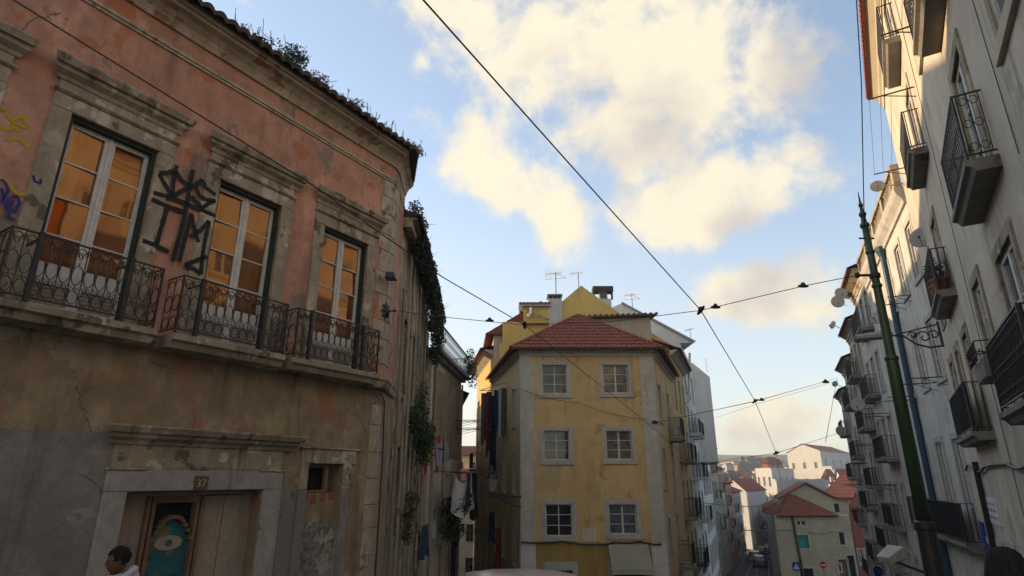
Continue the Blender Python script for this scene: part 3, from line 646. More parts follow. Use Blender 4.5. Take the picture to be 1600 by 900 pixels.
    b2 = Bf.pt(1.3, 7.90, .22); b3 = F.pt(UC - 1, 7.9, -9)
    roof_face(mb, b, b2, c, c, rows=8, tw=.24, amp=.06)
    mb.face(b2, b3, c); mb.face(b3, F.pt(-9, 7.9, -9), d, c)
    mb.build('roof', 'oldtile', root)
    return root, Bf
PINK, BF = pink_house()

def roof_plants():
    random.seed(31); F = A_
    mb = MB()
    for i in range(150):
        u = random.uniform(1.5, 10.3); w = random.uniform(.30, .55)
        weeds(mb, F.pt(u, 7.95, w), random.choice((.15, .25, .42)) * (1.2 if u < 6 else .9), 1, .04)
        if random.random() < .6: foliage(mb, F.pt(u, 7.98, w), (.14, .14, .05), 14, .03)
    mb.base = F.pt(5, 7.95, .4); tag(mb.build('roof_weeds', 'stem'), kind='stuff')
    def shrub(u, w, r, n, size, m, label, z=8.08):
        mb = MB(); p = F.pt(u, z, w); mb.base = (p[0], p[1], 7.9)
        foliage(mb, p, r, n, size)
        for k in range(9): mb.tube([F.pt(u, 7.9, w), (p[0] + random.gauss(0, r[0] * .6), p[1] + random.gauss(0, r[1] * .6), 7.95 + r[2] * random.uniform(1.2, 2.3))], [.012, .004], 4)
        tag(mb.build('shrub', m), label, 'plant', 'shrubs growing on the old roofs')
    shrub(6.15, .45, (.34, .30, .26), 650, .035, 'leaf', 'bushy green shrub, the largest growing on the mossy eaves of the pink house', 8.18)
    shrub(6.75, .45, (.3, .28, .13), 300, .03, 'leafy', 'low yellowish plant on the eaves just right of the bushy green shrub', 8.05)
    shrub(5.4, .48, (.42, .2, .1), 240, .03, 'leafd', 'low dark plant on the eaves just left of the bushy green shrub', 8.02)
    shrub(10.0, .42, (.22, .2, .14), 220, .025, 'leafd', 'small dark tuft at the corner end of the pink house eaves', 8.05)
    shrub(7.7, .48, (.4, .2, .09), 240, .028, 'leaf', 'thin trailing plant midway between bushy shrub and roof corner', 8.0)
roof_plants()

# ------------------------------------------------------------------ overgrown houses on the left of the alley
def alley_left():
    p0 = BF.pt(1.32, 0)[:2]; p1 = BF.pt(8.8, 0)[:2]
    ring = [p0, p1, (p1[0] - 6, p1[1] + .5), (p0[0] - 5.0, p0[1] + 3.2)]
    F = Fac(p0, B=p1); root = thing('overgrown_building', (*p0, -5.5), 'narrow decaying house beside the pink corner, hung with ivy under its sagging roof', 'building')
    mb = MB(); hs = [(1.0, 1.8, 2.2, 4.3), (3.2, 4.1, 2.2, 4.3), (5.4, 6.3, 2.2, 4.3), (1.0, 1.8, -1.4, .8), (3.4, 4.2, -1.4, .8), (5.6, 6.4, -1.4, .6)]
    F.wall(mb, 0, F.len, -6, 6.75, hs)
    for a, b in edges(ring)[1:]: G = Fac(a, B=b); G.wall(mb, 0, G.len, -6, 6.75)
    mb.build('wall', 'stone', root)
    holes_windows(F, hs, root, sur=.14, mats=('stone', 'timber', 'glassd'))
    mb = MB()
    for i in range(8):
        u = .25 + i * .95 + random.uniform(-.1, .1); r = random.uniform(.025, .05)
        mb = MB(); mb.tube([F.pt(u, 6.5 - random.uniform(0, 2), .10), F.pt(u + .03, 2.0, .11), F.pt(u, -5.5, .10)], r, 7); mb.build('drainpipe', random.choice(['quoin', 'stone', 'timber']), root)
    mb = MB(); F.box(mb, -.1, F.len, 6.55, 6.75, -.02, .25); F.box(mb, -.1, F.len, 6.75, 6.83, -.02, .38); mb.build('cornice', 'stone', root)
    mb = MB(); roof_face(mb, F.pt(-.2, 6.84, .5), F.pt(F.len + .2, 6.84, .5), F.pt(F.len, 8.0, -3), F.pt(.6, 8.0, -3), rows=8, tw=.25, amp=.06); mb.face(F.pt(-.2, 6.84, .5), F.pt(.6, 8, -3), F.pt(.6, 6.8, -3)); mb.build('roof', 'oldtile', root)
    random.seed(41)
    def ivy(spec, name, m, label, size=.05, group='ivy and creepers hanging in the alley'):
        mb = MB(); mb.base = F.pt(spec[0][0], spec[0][1], .2)
        for (u, z, w, ru, rw, rz, n) in spec:
            foliage(mb, F.pt(u, z, w), (max(rw, .1), ru, rz), n, size)
            for k in range(5):
                q = F.pt(u, z, w); mb.tube([q, (q[0] + random.gauss(0, rw), q[1] + random.gauss(0, ru * .7), q[2] + random.uniform(-rz, rz * 1.5))], [.01, .003], 3)
        tag(mb.build(name, m), label, 'plant', group)
    ivy([(u, 6.6 - .05 * u + random.uniform(-.3, .2), .42, .5, .24, .42, 900) for u in (1.2, 2.0, 2.8, 3.6, 4.4, 5.2, 6.0, 6.8, 7.6, 8.3)], 'ivy', 'leafd', 'dark ivy smothering the eaves and roof edge of the decaying alley house')
    ivy([(.4, 7.25, .25, .35, .25, .3, 330), (.9, 7.05, .4, .4, .2, .25, 200)], 'ivy', 'leafd', 'twiggy dry bush on the roof end beside the pink house corner', .045)
    ivy([(5.2, 5.6, .45, .7, .24, .6, 900), (6.4, 5.3, .45, .8, .28, .7, 1000), (7.6, 5.2, .45, .6, .3, .6, 800), (6.9, 4.5, .4, .5, .25, .6, 600), (4.4, 6.0, .4, .5, .25, .5, 500)], 'ivy', 'leafd', 'thick hanging creeper below the eaves next to the terrace railing')
    ivy([(2.6, 1.6, .35, .6, .3, .5, 900), (3.5, 1.2, .45, .7, .35, .5, 1000), (4.6, .9, .4, .5, .3, .6, 700), (4.0, 2.2, .3, .5, .25, .8, 500), (5.4, 1.4, .4, .5, .3, .5, 500)], 'ivy', 'leaf', 'green creeper sprouting from the wall midway down the alley', .05)
    ivy([(1.7, -.9, .35, .25, .18, .3, 300), (2.2, -.5, .35, .3, .2, .2, 220), (1.9, -1.4, .3, .2, .15, .3, 200)], 'ivy', 'leafy', 'yellow green potted fern on the lower alley wall by the corner', .05)
    # terrace house with graffiti
    x0 = F.pt(8.82, 0)[:2]; c = Fac((x0[0] + .12, x0[1]), 5.0)
    e0 = c.pt(-.02, 0)[:2]; e1 = c.pt(7.0, 0)[:2]; ring = [e0, e1, (e1[0] - 6, e1[1]), (e0[0] - 6, e0[1])]
    zt = 4.9
    root, Fs = building('terrace_building', 'dim plaster house in the alley with a letter mural and a railed roof terrace', ring, -8, zt, 'cream', {0: [(1.2, 2.0, -2.9, -1.2), (5.0, 5.7, -3.6, -1.9)]})
    G = Fs[0]; holes_windows(G, [(1.2, 2.0, -2.9, -1.2), (5.0, 5.7, -3.6, -1.9)], root, sur=.12)
    mb = MB(); G.box(mb, 3.0, 6.6, .9, 4.6, .0, .02); G.box(mb, .4, 2.6, .9, 4.4, 0, .018); mb.build('plaster_panel', 'ochre', root)
    mb = MB(); G.box(mb, -.3, G.len + .25, zt, zt + .16, -.5, .42); G.box(mb, -.2, G.len + .1, zt - .15, zt, -.02, .22); mb.build('terrace_slab', 'slab', root)
    r = MB(); bar_panel(r, G, -.25, G.len + .2, zt + .2, zt + 1.15, .36, bay=.22, r=.012, curl=True); G.box(r, -.25, G.len + .2, zt + 1.13, zt + 1.17, .34, .38)
    H = Fac(G.pt(G.len + .2, 0, .36)[:2], B=G.pt(G.len + .2, 0, -2)[:2]); bar_panel(r, H, 0, 2.2, zt + .2, zt + 1.15, 0, bay=.22, r=.012, curl=True); H.box(r, 0, 2.2, zt + 1.13, zt + 1.17, -.02, .02)
    r.build('railing', 'green', root)
    mb = MB(); G.box(mb, .6, 2.6, zt + .16, 6.5, -3.2, -.9); G.box(mb, 2.6, 4.4, zt + .16, 5.9, -3.2, -1.2); mb.build('roof_room', 'rubble', root)
    mb = MB(); roof_face(mb, G.pt(.4, 6.5, -.5), G.pt(2.9, 6.5, -.5), G.pt(2.9, 7.0, -3.2), G.pt(.4, 7.0, -3.2), rows=4, tw=.25, amp=.05); mb.build('roof', 'oldtile', root)
    for (u, m_) in ((1.05, 'green'), (2.3, 'tealsh')):
        mb = MB(); G.box(mb, u, u + .5, zt + .2, zt + 1.5, -.88, -.82); mb.build('shutter', m_, root)
    # letters: blocky mural
    random.seed(51)
    def gl(m, strokes, wd, w):
        mb = MB()
        for st in strokes: ribbon(mb, G, st, wd, w)
        mb.build('mural', m, root)
    q = lambda x, y: G.uz(655 + x * .1111, 670 + y * .1111)
    def S(*p): return [q(*a) for a in p]
    gl('ypaint', [S((50, 130), (50, 300), (45, 480)), S((80, 140), (120, 150), (110, 290)), S((120, 320), (100, 430), (110, 500)), S((170, 150), (175, 330), (175, 540)), S((60, 250), (140, 270)), S((180, 170), (205, 200), (180, 260))], .62, .03)
    gl('spaint', [S((260, 200), (245, 340), (250, 540)), S((290, 200), (300, 300), (290, 560)), S((330, 230), (370, 250), (350, 400), (390, 520)), S((400, 260), (385, 400), (400, 560))], .6, .031)
    gl('rpaint', [S((50, 60), (100, 50)), S((40, 80), (80, 60)), S((30, 540), (100, 550)), S((60, 590), (90, 570)), S((15, 260), (20, 340)), S((240, 150), (290, 150)), S((205, 250), (210, 400)), S((330, 400), (335, 430)), S((380, 560), (400, 520), (415, 590)), S((230, 540), (240, 600))], .3, .034)
    gl('paint', [S((30, 215), (150, 255)), S((240, 275), (350, 300)), S((225, 300), (228, 520), (260, 590)), S((320, 220), (322, 560)), S((270, 370), (268, 440)), S((90, 280), (85, 480)), S((430, 240), (415, 420))], .07, .038)
    # creepers on this house
    random.seed(52)
    def cl(spec, m, label, size=.06):
        mb = MB(); mb.base = G.pt(spec[0][0], spec[0][1], .2)
        for (u, z, w, ru, rw, rz, n) in spec:
            foliage(mb, G.pt(u, z, w), (max(rw, .1), ru, rz), n, size)
            for k in range(7): p = G.pt(u, z, w); mb.tube([p, (p[0] + random.gauss(0, rw * 1.3), p[1] + random.gauss(0, ru), p[2] + random.uniform(-rz, rz * 1.6))], [.012, .003], 3)
        tag(mb.build('ivy', m), label, 'plant', 'ivy and creepers hanging in the alley')
    cl([(6.4, 5.5, .5, .6, .4, .6, 420), (6.9, 5.0, .6, .4, .3, .6, 250), (6.8, 6.1, .5, .3, .3, .4, 120)], 'leafd', 'spiky dark bush growing at the far end of the terrace railing')
    q1 = G.uz(690, 790); cl([(q1[0] - .6, q1[1] - .9, .6, 1.2, .5, .5, 700), (q1[0], q1[1], .7, 1.3, .5, .6, 1300), (q1[0] - 1.4, q1[1] - .1, .6, .9, .4, .5, 400), (q1[0] + 1.3, q1[1] + .2, .8, .6, .4, .4, 250)], 'leafd', 'broad dark palm-like plant under the hanging white sheet')
    # clothes line with a sheet
    zl = G.uz(690, 738)[1]
    rk = thing('clothes_rack', G.pt(3.4, zl, .0), 'dark iron clothes rail sticking out over the alley under the mural', 'clothes rack')
    mb = MB(); mb.tube([G.pt(.6, zl, .9), G.pt(7.0, zl, .9)], .02, 5); mb.build('rail', 'iron', rk)
    for u in (.8, 3.8, 6.8):
        mb = MB(); mb.tube([G.pt(u, zl, 0), G.pt(u, zl, .9)], .018, 5); mb.build('arm', 'iron', rk)
    mb = MB(); mb.tube([G.pt(7.0, zl, .3), (G.pt(7.0, zl, .3)[0] + 1.6, G.pt(7, 0, 0)[1] + .1, zl + .1)], .03, 5); mb.tube([G.pt(7.0, zl - .12, .3), (G.pt(7.0, zl, .3)[0] + 1.6, G.pt(7, 0, 0)[1] + .1, zl)], .03, 5); mb.build('pole', 'brownwood', rk)
    return root, G, zl
TERR, GF, ZL = alley_left()

def cloth(mb, P0, P1, drop, nx=10, ny=8, wave=.06, taper=0, seed=0, sag=0):
    P0, P1 = Vector(P0), Vector(P1); e = P1 - P0; nrm = Vector((-e.y, e.x, 0)).normalized(); V = []
    for j in range(ny + 1):
        for i in range(nx + 1):
            s = i / nx; t = j / ny; sc = 1 - taper * t; p = P0 + e * (.5 + (s - .5) * sc)
            p = p + nrm * (wave * math.sin(s * 9 + seed + t * 2) * (.3 + t) + wave * .6 * mnoise.noise(Vector((s * 4, t * 3, seed))))
            p.z -= drop * t * (1 + .06 * math.sin(s * 7 + seed)) + sag * math.sin(math.pi * s) * (1 - .4 * t); V.append(tuple(p))
    n = len(mb.v); mb.v += V; mb.f += [(n + j * (nx + 1) + i, n + j * (nx + 1) + i + 1, n + (j + 1) * (nx + 1) + i + 1, n + (j + 1) * (nx + 1) + i) for j in range(ny) for i in range(nx)]
def hang(name, P0, P1, drop, m, label, cat='laundry', group='laundry hanging in the alley', **k):
    mb = MB(); mb.base = P0; cloth(mb, P0, P1, drop, **k); o = mb.build(name, m, smooth=True); tag(o, label, cat, group); return o
hang('sheet', GF.pt(1.0, ZL, .92), GF.pt(5.2, ZL, .92), 1.5, 'cloudw', 'white sheet with a blue corner sagging under the letter mural', sag=.5, wave=.12)
hang('towel', GF.pt(3.6, ZL - .05, .96), GF.pt(4.7, ZL - .05, .96), 1.0, 'cl_b', 'dark blue pointed cloth pinned over the white sheet', taper=.8, wave=.05)
hang('garment', GF.pt(5.4, ZL, .92), GF.pt(6.9, ZL, .92), 2.0, 'cl_d', 'long black garment hanging right of the white sheet', wave=.08)

# ------------------------------------------------------------------ yellow wedge house
YF = Fac((at(813, 548, 27)[0], 27), 90); YW = at(1018, 548, 27)[0] - YF.P[0]
def yellow_house():
    zt = YF.uz(900, 548)[1]; zb = -7.5; L0 = YF.P; L1 = (L0[0] + YW, 27.0)
    LB = Fac(L0, -10); RB = Fac(L1, 20.8); l1 = LB.pt(9, 0)[:2]; r1 = RB.pt(8.4, 0)[:2]
    ring = [L0, L1, r1, (r1[0] - 1, r1[1] + 1.5), l1]
    def op(x0, x1, y0, y1): a = YF.uz(x0, y1); b = YF.uz(x1, y0); return (a[0], b[0], a[1], b[1])
    W = [op(847.5, 885, 570, 615), op(943.6, 980, 570, 614), op(850, 889, 673, 719), op(948.5, 986, 673, 718), op(853, 893.5, 788, 838), op(953, 993.5, 788, 835)]
    z_c = YF.uz(900, 847)[1]; door1 = (YF.uz(857, 890)[0], YF.uz(895, 890)[0], -7.4, YF.uz(870, 891)[1]); door2 = (YF.uz(958, 890)[0], YF.uz(1008, 890)[0], -7.4, YF.uz(980, 886)[1])
    rw = []
    for z0, z1 in ((2.6, 4.3), (-.35, 1.35), (-3.4, -1.7)): rw += [(1.2, 2.1, z0, z1), (4.6, 5.5, z0 - .6, z1)]
    lw = [(1.3, 2.0, z0, z0 + 1.7) for z0 in (2.4, -.6, -3.6)] + [(4.2, 5.0, z0, z0 + 1.7) for z0 in (2.4, -.6, -3.6)] + [(7.0, 7.7, z0, z0 + 1.6) for z0 in (2.4, -.6, -3.6)]
    root = thing('yellow_building', (*L0, zb), 'yellow wedge-shaped corner house with pale corner strips and a red hipped roof', 'building')
    up = MB(); lo = MB(); lh = [door1, door2]
    YF.wall(up, 0, YW, z_c, zt, W); YF.wall(lo, 0, YW, zb, z_c, lh)
    RBf = Fac(L1, B=r1); RBf.wall(up, 0, RBf.len, zb, zt, rw); LBf = Fac(l1, B=L0); LL = LBf.len; lw2 = [(LL - b, LL - a, c, d) for a, b, c, d in lw]; LBf.wall(up, 0, LL, zb, zt, lw2)
    G = Fac(r1, B=ring[3]); G.wall(up, 0, G.len, zb, zt); G = Fac(ring[3], B=l1); G.wall(up, 0, G.len, zb, zt)
    up.face(*[(p[0], p[1], zt) for p in ring])
    up.build('upper_wall', 'yellow', root); lo.build('lower_wall', 'ylow', root)
    kinds = [('glassm', 2), ('glassc', 2), ('glassd', 2), ('glassc', 2), ('glassd', 2), ('glassb', 2)]
    for i, h in enumerate(W):
        h2 = h; window(YF, *h2, root, sur=.19, mats=('palestone', 'whitep', kinds[i][0]), cols=2, rows=3, fr=.045, inset=.12, mul=.05 if i % 2 else .03, proud=.02)
    for h in rw: window(RBf, *h, root, sur=.12, mats=('palestone', 'whitep', 'glassb'))
    for h in lw2: window(LBf, *h, root, sur=.12, mats=('palestone', 'whitep', 'glassd'))
    # corner strips
    for (a, b, F) in ((0, .62, YF), (YW - .62, YW, YF), (0, .5, RBf), (LL - .5, LL, LBf)):
        mb = MB(); F.box(mb, a + .002, b - .002, z_c, zt - .22, -.02, .03); st = mb.build('corner_strip', 'pil', root)
        mb = MB(); F.box(mb, a + .002, b - .002, zb, z_c - .02, -.02, .03); mb.build('painted_base', 'pilw', st)
    mb = MB()
    for F, a, b in ((YF, -.04, YW + .04), (RBf, .05, RBf.len), (LBf, 0, LL - .05)): F.mould(mb, a, b, [(-.02, zt - .26), (.05, zt - .26), (.08, zt - .14), (.22, zt - .06), (.24, zt + .02), (-.02, zt + .02)], e=.3 if F is YF else 0)
    mb.build('cornice', 'palestone', root)
    # doors
    mb = MB(); h = door1; YF.box(mb, h[0] - .22, h[1] + .22, h[3], h[3] + .32, -.02, .04); YF.box(mb, h[0] - .22, h[0], zb, h[3], -.02, .04); YF.box(mb, h[1], h[1] + .22, zb, h[3], -.02, .04); d = mb.build('door', 'palestone', root)
    mb = MB(); YF.box(mb, h[0], h[1], zb, h[3], -.2, -.15); mb.build('door_leaf', 'brownwood', d)
    mb = MB(); h = door2; YF.box(mb, h[0] - .2, h[1] + .2, h[3], h[3] + .2, -.02, .04); YF.box(mb, h[0] - .2, h[0], zb, h[3], -.02, .04); YF.box(mb, h[1], h[1] + .2, zb, h[3], -.02, .04); d = mb.build('door', 'palestone', root)
    mb = MB(); YF.box(mb, h[0], h[1], zb, h[3], -.2, -.15); mb.build('door_leaf', 'black', d)
    mb = MB(); YF.box(mb, 2.6, 3.0 + .2, *sorted((YF.uz(900, 847)[1], YF.uz(900, 825)[1])), 0, .006); mb.build('plaster_patch', 'beige', root)
    # awning
    aw = thing('awning', YF.pt(4.9, z_c, 0), 'faded grey canvas awning over the doorway of the yellow house', 'awning')
    a0, z0_ = YF.uz(949, 849); a1, _ = YF.uz(1012, 849); mb = MB(); n = 12; b0 = a0 + .02; b1 = a1 - .02; z1_ = z0_ - .95
    mb.prism([YF.pt(b0, z0_, .03), YF.pt(b1, z0_, .03), YF.pt(b1, z1_, .85), YF.pt(b0, z1_, .85)], [YF.pt(b0, z0_ + .02, .04), YF.pt(b1, z0_ + .02, .04), YF.pt(b1, z1_ + .02, .86), YF.pt(b0, z1_ + .02, .86)])
    mb.build('canopy', 'awning', aw)
    mb = MB(); YF.box(mb, b0 - .01, b1 + .01, z1_ - .13, z1_ - .005, .83, .87); mb.build('valance', 'palestone', aw)
    for u in (b0 + .05, b1 - .05):
        mb = MB(); mb.tube([YF.pt(u, z1_, .82), YF.pt(u, z1_ - .3, .05)], .015, 5); mb.build('arm', 'steel', aw)
    # hipped roof
    ze = zt + .03; o_ = .42; ap = at(903, 493, 31.0)
    eL = (L0[0] - .45, 27 - o_, ze); eR = (L1[0] + .45, 27 - o_, ze); rR = RBf.pt(RBf.len, ze, o_ + .02); rL = LBf.pt(0, ze, o_ + .02)
    mb = MB(); roof_face(mb, eL, eR, ap, ap, rows=11, tw=.235, amp=.04, step=.045, sub=6)
    roof_face(mb, eR, rR, (ap[0] + .3, ap[1] + 3, ap[2] - .25), ap, rows=10, tw=.235, amp=.04, step=.04); roof_face(mb, rL, eL, ap, (ap[0] + .1, ap[1] + 3, ap[2] - .25), rows=10, tw=.235, amp=.04, step=.04)
    rf = mb.build('roof', 'tile', root)
    mb = MB()
    for e in (eL, eR):
        a, b = Vector(e), Vector(ap); n = 22
        for i in range(n): p, q = a.lerp(b, i / n) + Vector((0, 0, .04)), a.lerp(b, (i + 1.1) / n) + Vector((0, 0, .02)); mb.tube([p, q], [.10, .08], 7)
    mb.build('ridge_tiles', 'tile', rf)
    mb = MB(); n = int((eR[0] - eL[0]) / .235)
    for i in range(n + 1):
        x = eL[0] + .1175 + i * .235
        if x < eR[0]: mb.tube([(x, 27 - o_ - .07, ze - .01), (x, 27 - o_ + .35, ze + .10)], .075, 7)
    mb.build('eave_tiles', 'oldtile', rf)
    # balcony on the right flank with green screen
    balcony(RBf, 4.2, 5.9, 2.0, root, depth=.7, h=1.0, style='bars', screen='tarp', thick=.18)
    balcony(RBf, 4.2, 5.9, -4.0, root, depth=.7, h=1.0, style='bars', thick=.18)
    return root, RBf, LBf, zt
YEL, YR, YL, YZT = yellow_house()

def tall_yellow():
    # block behind the wedge: broad gable, flat shoulder on the left, dormer on the right
    Y = 35.2; G = Fac((at(770, 500, Y)[0], Y), 90); X0 = G.P[0]
    P = lambda x, y: G.uz(x, y)
    base = -9; prof = [P(785, 560), P(785, 503), P(862, 503), P(870, 478), P(908, 446), P(973, 493), P(1045, 536)]
    zt = P(1045, 536)[1]; prof[0] = (prof[0][0], zt)
    root = thing('tall_yellow_building', (X0, Y, base), 'taller yellow house with a plain gable rising behind the red hipped roof', 'building')
    bL, bR = prof[0][0] - .2, prof[-1][0]
    mb = MB(); ring = [(bL, base)] + [(bR, base)] + [(bR, zt)] + [tuple(p) for p in prof[::-1][1:-1]] + [(prof[0][0], zt), (bL, zt)]
    mb.prism([G.pt(u, z, 0) for u, z in ring], [G.pt(u, z, -9) for u, z in ring]); mb.build('gable_wall', 'yellow2', root)
    # street side facades beyond the wedge house
    r0 = YR.pt(8.42, 0)[:2]; r1 = YR.pt(16.5, 0)[:2]; F = Fac(r0, B=r1); zr = YR.uz(1040, 536)[1]
    zr = F.uz(1045, 545)[1]
    rows = [(z, z + 1.9) for z in (4.2, 1.1, -2.0, -5.0)]; hs = grid(.9, 3, 2.6, .95, rows)
    mb = MB(); F.wall(mb, 0, F.len, -10, zr, hs); q = Fac(r1, B=(r1[0] - 5, r1[1] + 1)); q.wall(mb, 0, q.len, -10, zr); mb.face((*r0, zr), (*r1, zr), (r1[0] - 5, r1[1] + 1, zr), (r0[0] - 4, r0[1] + 1, zr)); mb.build('street_wall', 'yellow2', root)
    holes_windows(F, hs, root, sur=.14, mats=('palestone', 'whitep', 'glassb'), cols=2, rows=3)
    mb = MB(); F.mould(mb, -.1, F.len + .1, [(-.02, zr - .35), (.1, zr - .3), (.3, zr - .12), (.5, zr), (-.02, zr)]); mb.build('cornice', 'palestone', root)
    mb = MB(); roof_face(mb, F.pt(-.1, zr + .02, .65), F.pt(F.len + .1, zr + .02, .65), F.pt(F.len, zr + 1.6, -3), F.pt(0, zr + 1.6, -3), rows=7, amp=.05); rf = mb.build('roof', 'tile', root)
    for k, (a, b, z) in enumerate(((.6, 2.2, 1.0), (3.2, 5.0, 1.0), (3.2, 5.0, -2.1), (.6, 2.2, -2.1), (5.8, 7.6, -5.1), (3.2, 5.0, -5.1))): balcony(F, a, b, z, root, depth=.7, style='bars', screen=('bluegrey', None, 'bluegrey', None, 'tarp', 'cl_d')[k], thick=.15)
    # left flank
    l0 = YL.pt(-.02, 0)[:2]; Fl = Fac((l0[0] - 1.45, l0[1] + 8.5), B=(l0[0] + .02, l0[1] + .02)); zl = Fl.uz(765, 555)[1]
    hs = grid(.9, 3, 2.6, .9, [(z, z + 1.7) for z in (3.6, .8, -2.1, -5)])
    mb = MB(); Fl.wall(mb, 0, Fl.len, -10, zl, hs); q = Fac((l0[0] + 3, l0[1] + 9), B=(l0[0] - 1.45, l0[1] + 8.5)); q.wall(mb, 0, q.len, -10, zl); mb.face(Fl.pt(0, zl), Fl.pt(Fl.len, zl), Fl.pt(Fl.len, zl, -4), Fl.pt(0, zl, -4)); mb.build('lane_wall', 'yellow2', root)
    holes_windows(Fl, hs, root, sur=.13, mats=('palestone', 'whitep', 'glassd'))
    mb = MB(); Fl.mould(mb, -.2, Fl.len, [(-.02, zl - .4), (.12, zl - .3), (.4, zl - .1), (.6, zl), (-.02, zl)]); mb.build('cornice', 'palestone', root)
    mb = MB(); roof_face(mb, Fl.pt(-.3, zl + .03, .8), Fl.pt(Fl.len, zl + .03, .8), Fl.pt(Fl.len, zl + .45, -1), Fl.pt(0, zl + .45, -1), rows=6, amp=.05); mb.build('roof', 'tile', root)
    balcony(Fl, 3.0, 4.8, .6, root, depth=.8, style='bars', thick=.15, screen='yellow2')
    # small roof room with tiles, left of the chimney
    mb = MB(); a, z0 = P(812, 504); b, _ = P(858, 504); z1 = P(835, 478)[1]; G.box(mb, a + .25, b, z0 - .1, z1 - .15, -1.4, .3); rr = mb.build('roof_room', 'yellow2', root)
    mb = MB(); G.box(mb, a - .02, b + .1, z1 - .15, z1, -1.5, .55); G.box(mb, a - .02, a + .12, z1 - .45, z1 - .15, .3, .55); mb.build('eave', 'pil', rr)
    mb = MB(); roof_face(mb, G.pt(a - .05, z1 + .01, .6), G.pt(b + .1, z1 + .01, .6), G.pt(b + .1, z1 + .2, -1.5), G.pt(a - .05, z1 + .2, -1.5), rows=3, amp=.05); mb.build('tiles', 'tile', rr)
    # dormer wing on the right
    mb = MB(); a, z0 = P(925, 545); b, _ = P(1012, 545); z1 = P(1000, 503)[1]; z2 = P(925, 507)[1]
    mb.prism([G.pt(u, z, 1.2) for u, z in ((a - .5, z0 - .6), (b, z0 - .6), (b, z1), (a - .5, z2))], [G.pt(u, z, -.5) for u, z in ((a - .5, z0 - .6), (b, z0 - .6), (b, z1), (a - .5, z2))]); dm = mb.build('dormer', 'cream2', root)
    mb = MB(); mb.prism([G.pt(u, z, 1.55) for u, z in ((a - .6, z2 + .0), (b + .3, z1 + .02), (b + .3, z1 + .13), (a - .6, z2 + .1))], [G.pt(u, z, -.8) for u, z in ((a - .6, z2 + .2), (b + .3, z1 + .22), (b + .3, z1 + .3), (a - .6, z2 + .3))]); mb.build('dormer_roof', 'oldtile', dm)
    mb = MB()
    n = 14
    for i in range(n): t = i / (n - 1); u = (a - .6) + (b + .9 - a) * t; z = z2 + .1 + (z1 - z2) * t; mb.tube([G.pt(u, z, 1.6), G.pt(u, z + .18, -.6)], .1, 6)
    mb.build('dormer_tiles', 'oldtile', dm)
    # chimneys
    a, z0 = P(857, 506); b, z1 = P(877, 462); mb = MB(); G.box(mb, a, b, z0 - 1.3, z1 - .28, -.6, .32); ch = mb.build('chimney', 'whit', root)
    mb = MB()
    for i in range(4): G.box(mb, a + i * (b - a - .1) / 3, a + .1 + i * (b - a - .1) / 3, z1 - .28, z1 - .08, -.5, .2)
    G.box(mb, a - .05, b + .05, z1 - .08, z1, -.65, .37); mb.build('chimney_cap', 'slab', ch)
    H = Fac((G.P[0], 38.5), 90); a, z0 = H.uz(938, 482); b, z1 = H.uz(953, 468); mb = MB(); H.box(mb, a, b + .05, z0 - 1, z1, -.5, .2); c2 = mb.build('chimney', 'whit', root)
    mb = MB(); u = (a + b) / 2 - .1
    for k in range(5): mb.lathe(H.pt(u, z1 + .03 + k * .11, 0), [(.24, 0), (.3, .04), (.24, .08)], 12)
    mb.build('vent', 'steel', c2)
    a, zc = H.uz(926, 457); b, z2 = H.uz(957, 450); mb = MB(); H.box(mb, a, b, zc - .0, z2 + .05, -.45, .3); H.box(mb, a + .03, a + .12, zc - .35, zc, -.1, .2); H.box(mb, b - .12, b - .03, zc - .5, zc, -.1, .2); mb.build('cowl', 'darkroof', c2)
    return root, G
TALL, TG = tall_yellow()

# ------------------------------------------------------------------ right-hand row
AZ1 = 31.8; R1 = Fac((1.8 * math.cos(R(AZ1)), -1.8 * math.sin(R(AZ1))), AZ1, side=-1)
R2 = Fac(R1.pt(22, 0)[:2], 23.6, side=-1)
def row_house(F, u0, u1, zb, zt, name, label, wallm, hs, depth=8, wname='wall', group=None):
    root = thing(name, (*F.pt(u0, 0)[:2], zb), label, 'building', group); mb = MB(); F.wall(mb, u0, u1, zb, zt, hs)
    for u in (u0, u1): mb.face(F.pt(u, zb), F.pt(u, zb, -depth), F.pt(u, zt, -depth), F.pt(u, zt))
    mb.face(F.pt(u0, zb, -depth), F.pt(u1, zb, -depth), F.pt(u1, zt, -depth), F.pt(u0, zt, -depth)); mb.face(F.pt(u0, zt), F.pt(u1, zt), F.pt(u1, zt, -depth), F.pt(u0, zt, -depth))
    mb.build(wname, wallm, root); return root
def eave(F, root, u0, u1, z, w=.3, rows=5, tm='tile', cm='quoin', rise=1.6, depth=3.5):
    mb = MB(); F.mould(mb, u0, u1, [(-.02, z - .55), (.04, z - .55), (.06, z - .40), (.13, z - .34), (.14, z - .2), (w - .05, z - .06), (w, z), (-.02, z)]); mb.build('cornice', cm, root)
    mb = MB(); a, b = (u1, u0) if F.side == -1 else (u0, u1)
    roof_face(mb, F.pt(a, z + .02, w + .13), F.pt(b, z + .02, w + .13), F.pt(b, z + rise, -depth), F.pt(a, z + rise, -depth), rows=rows, amp=.06, tw=.24); mb.build('roof', tm, root)
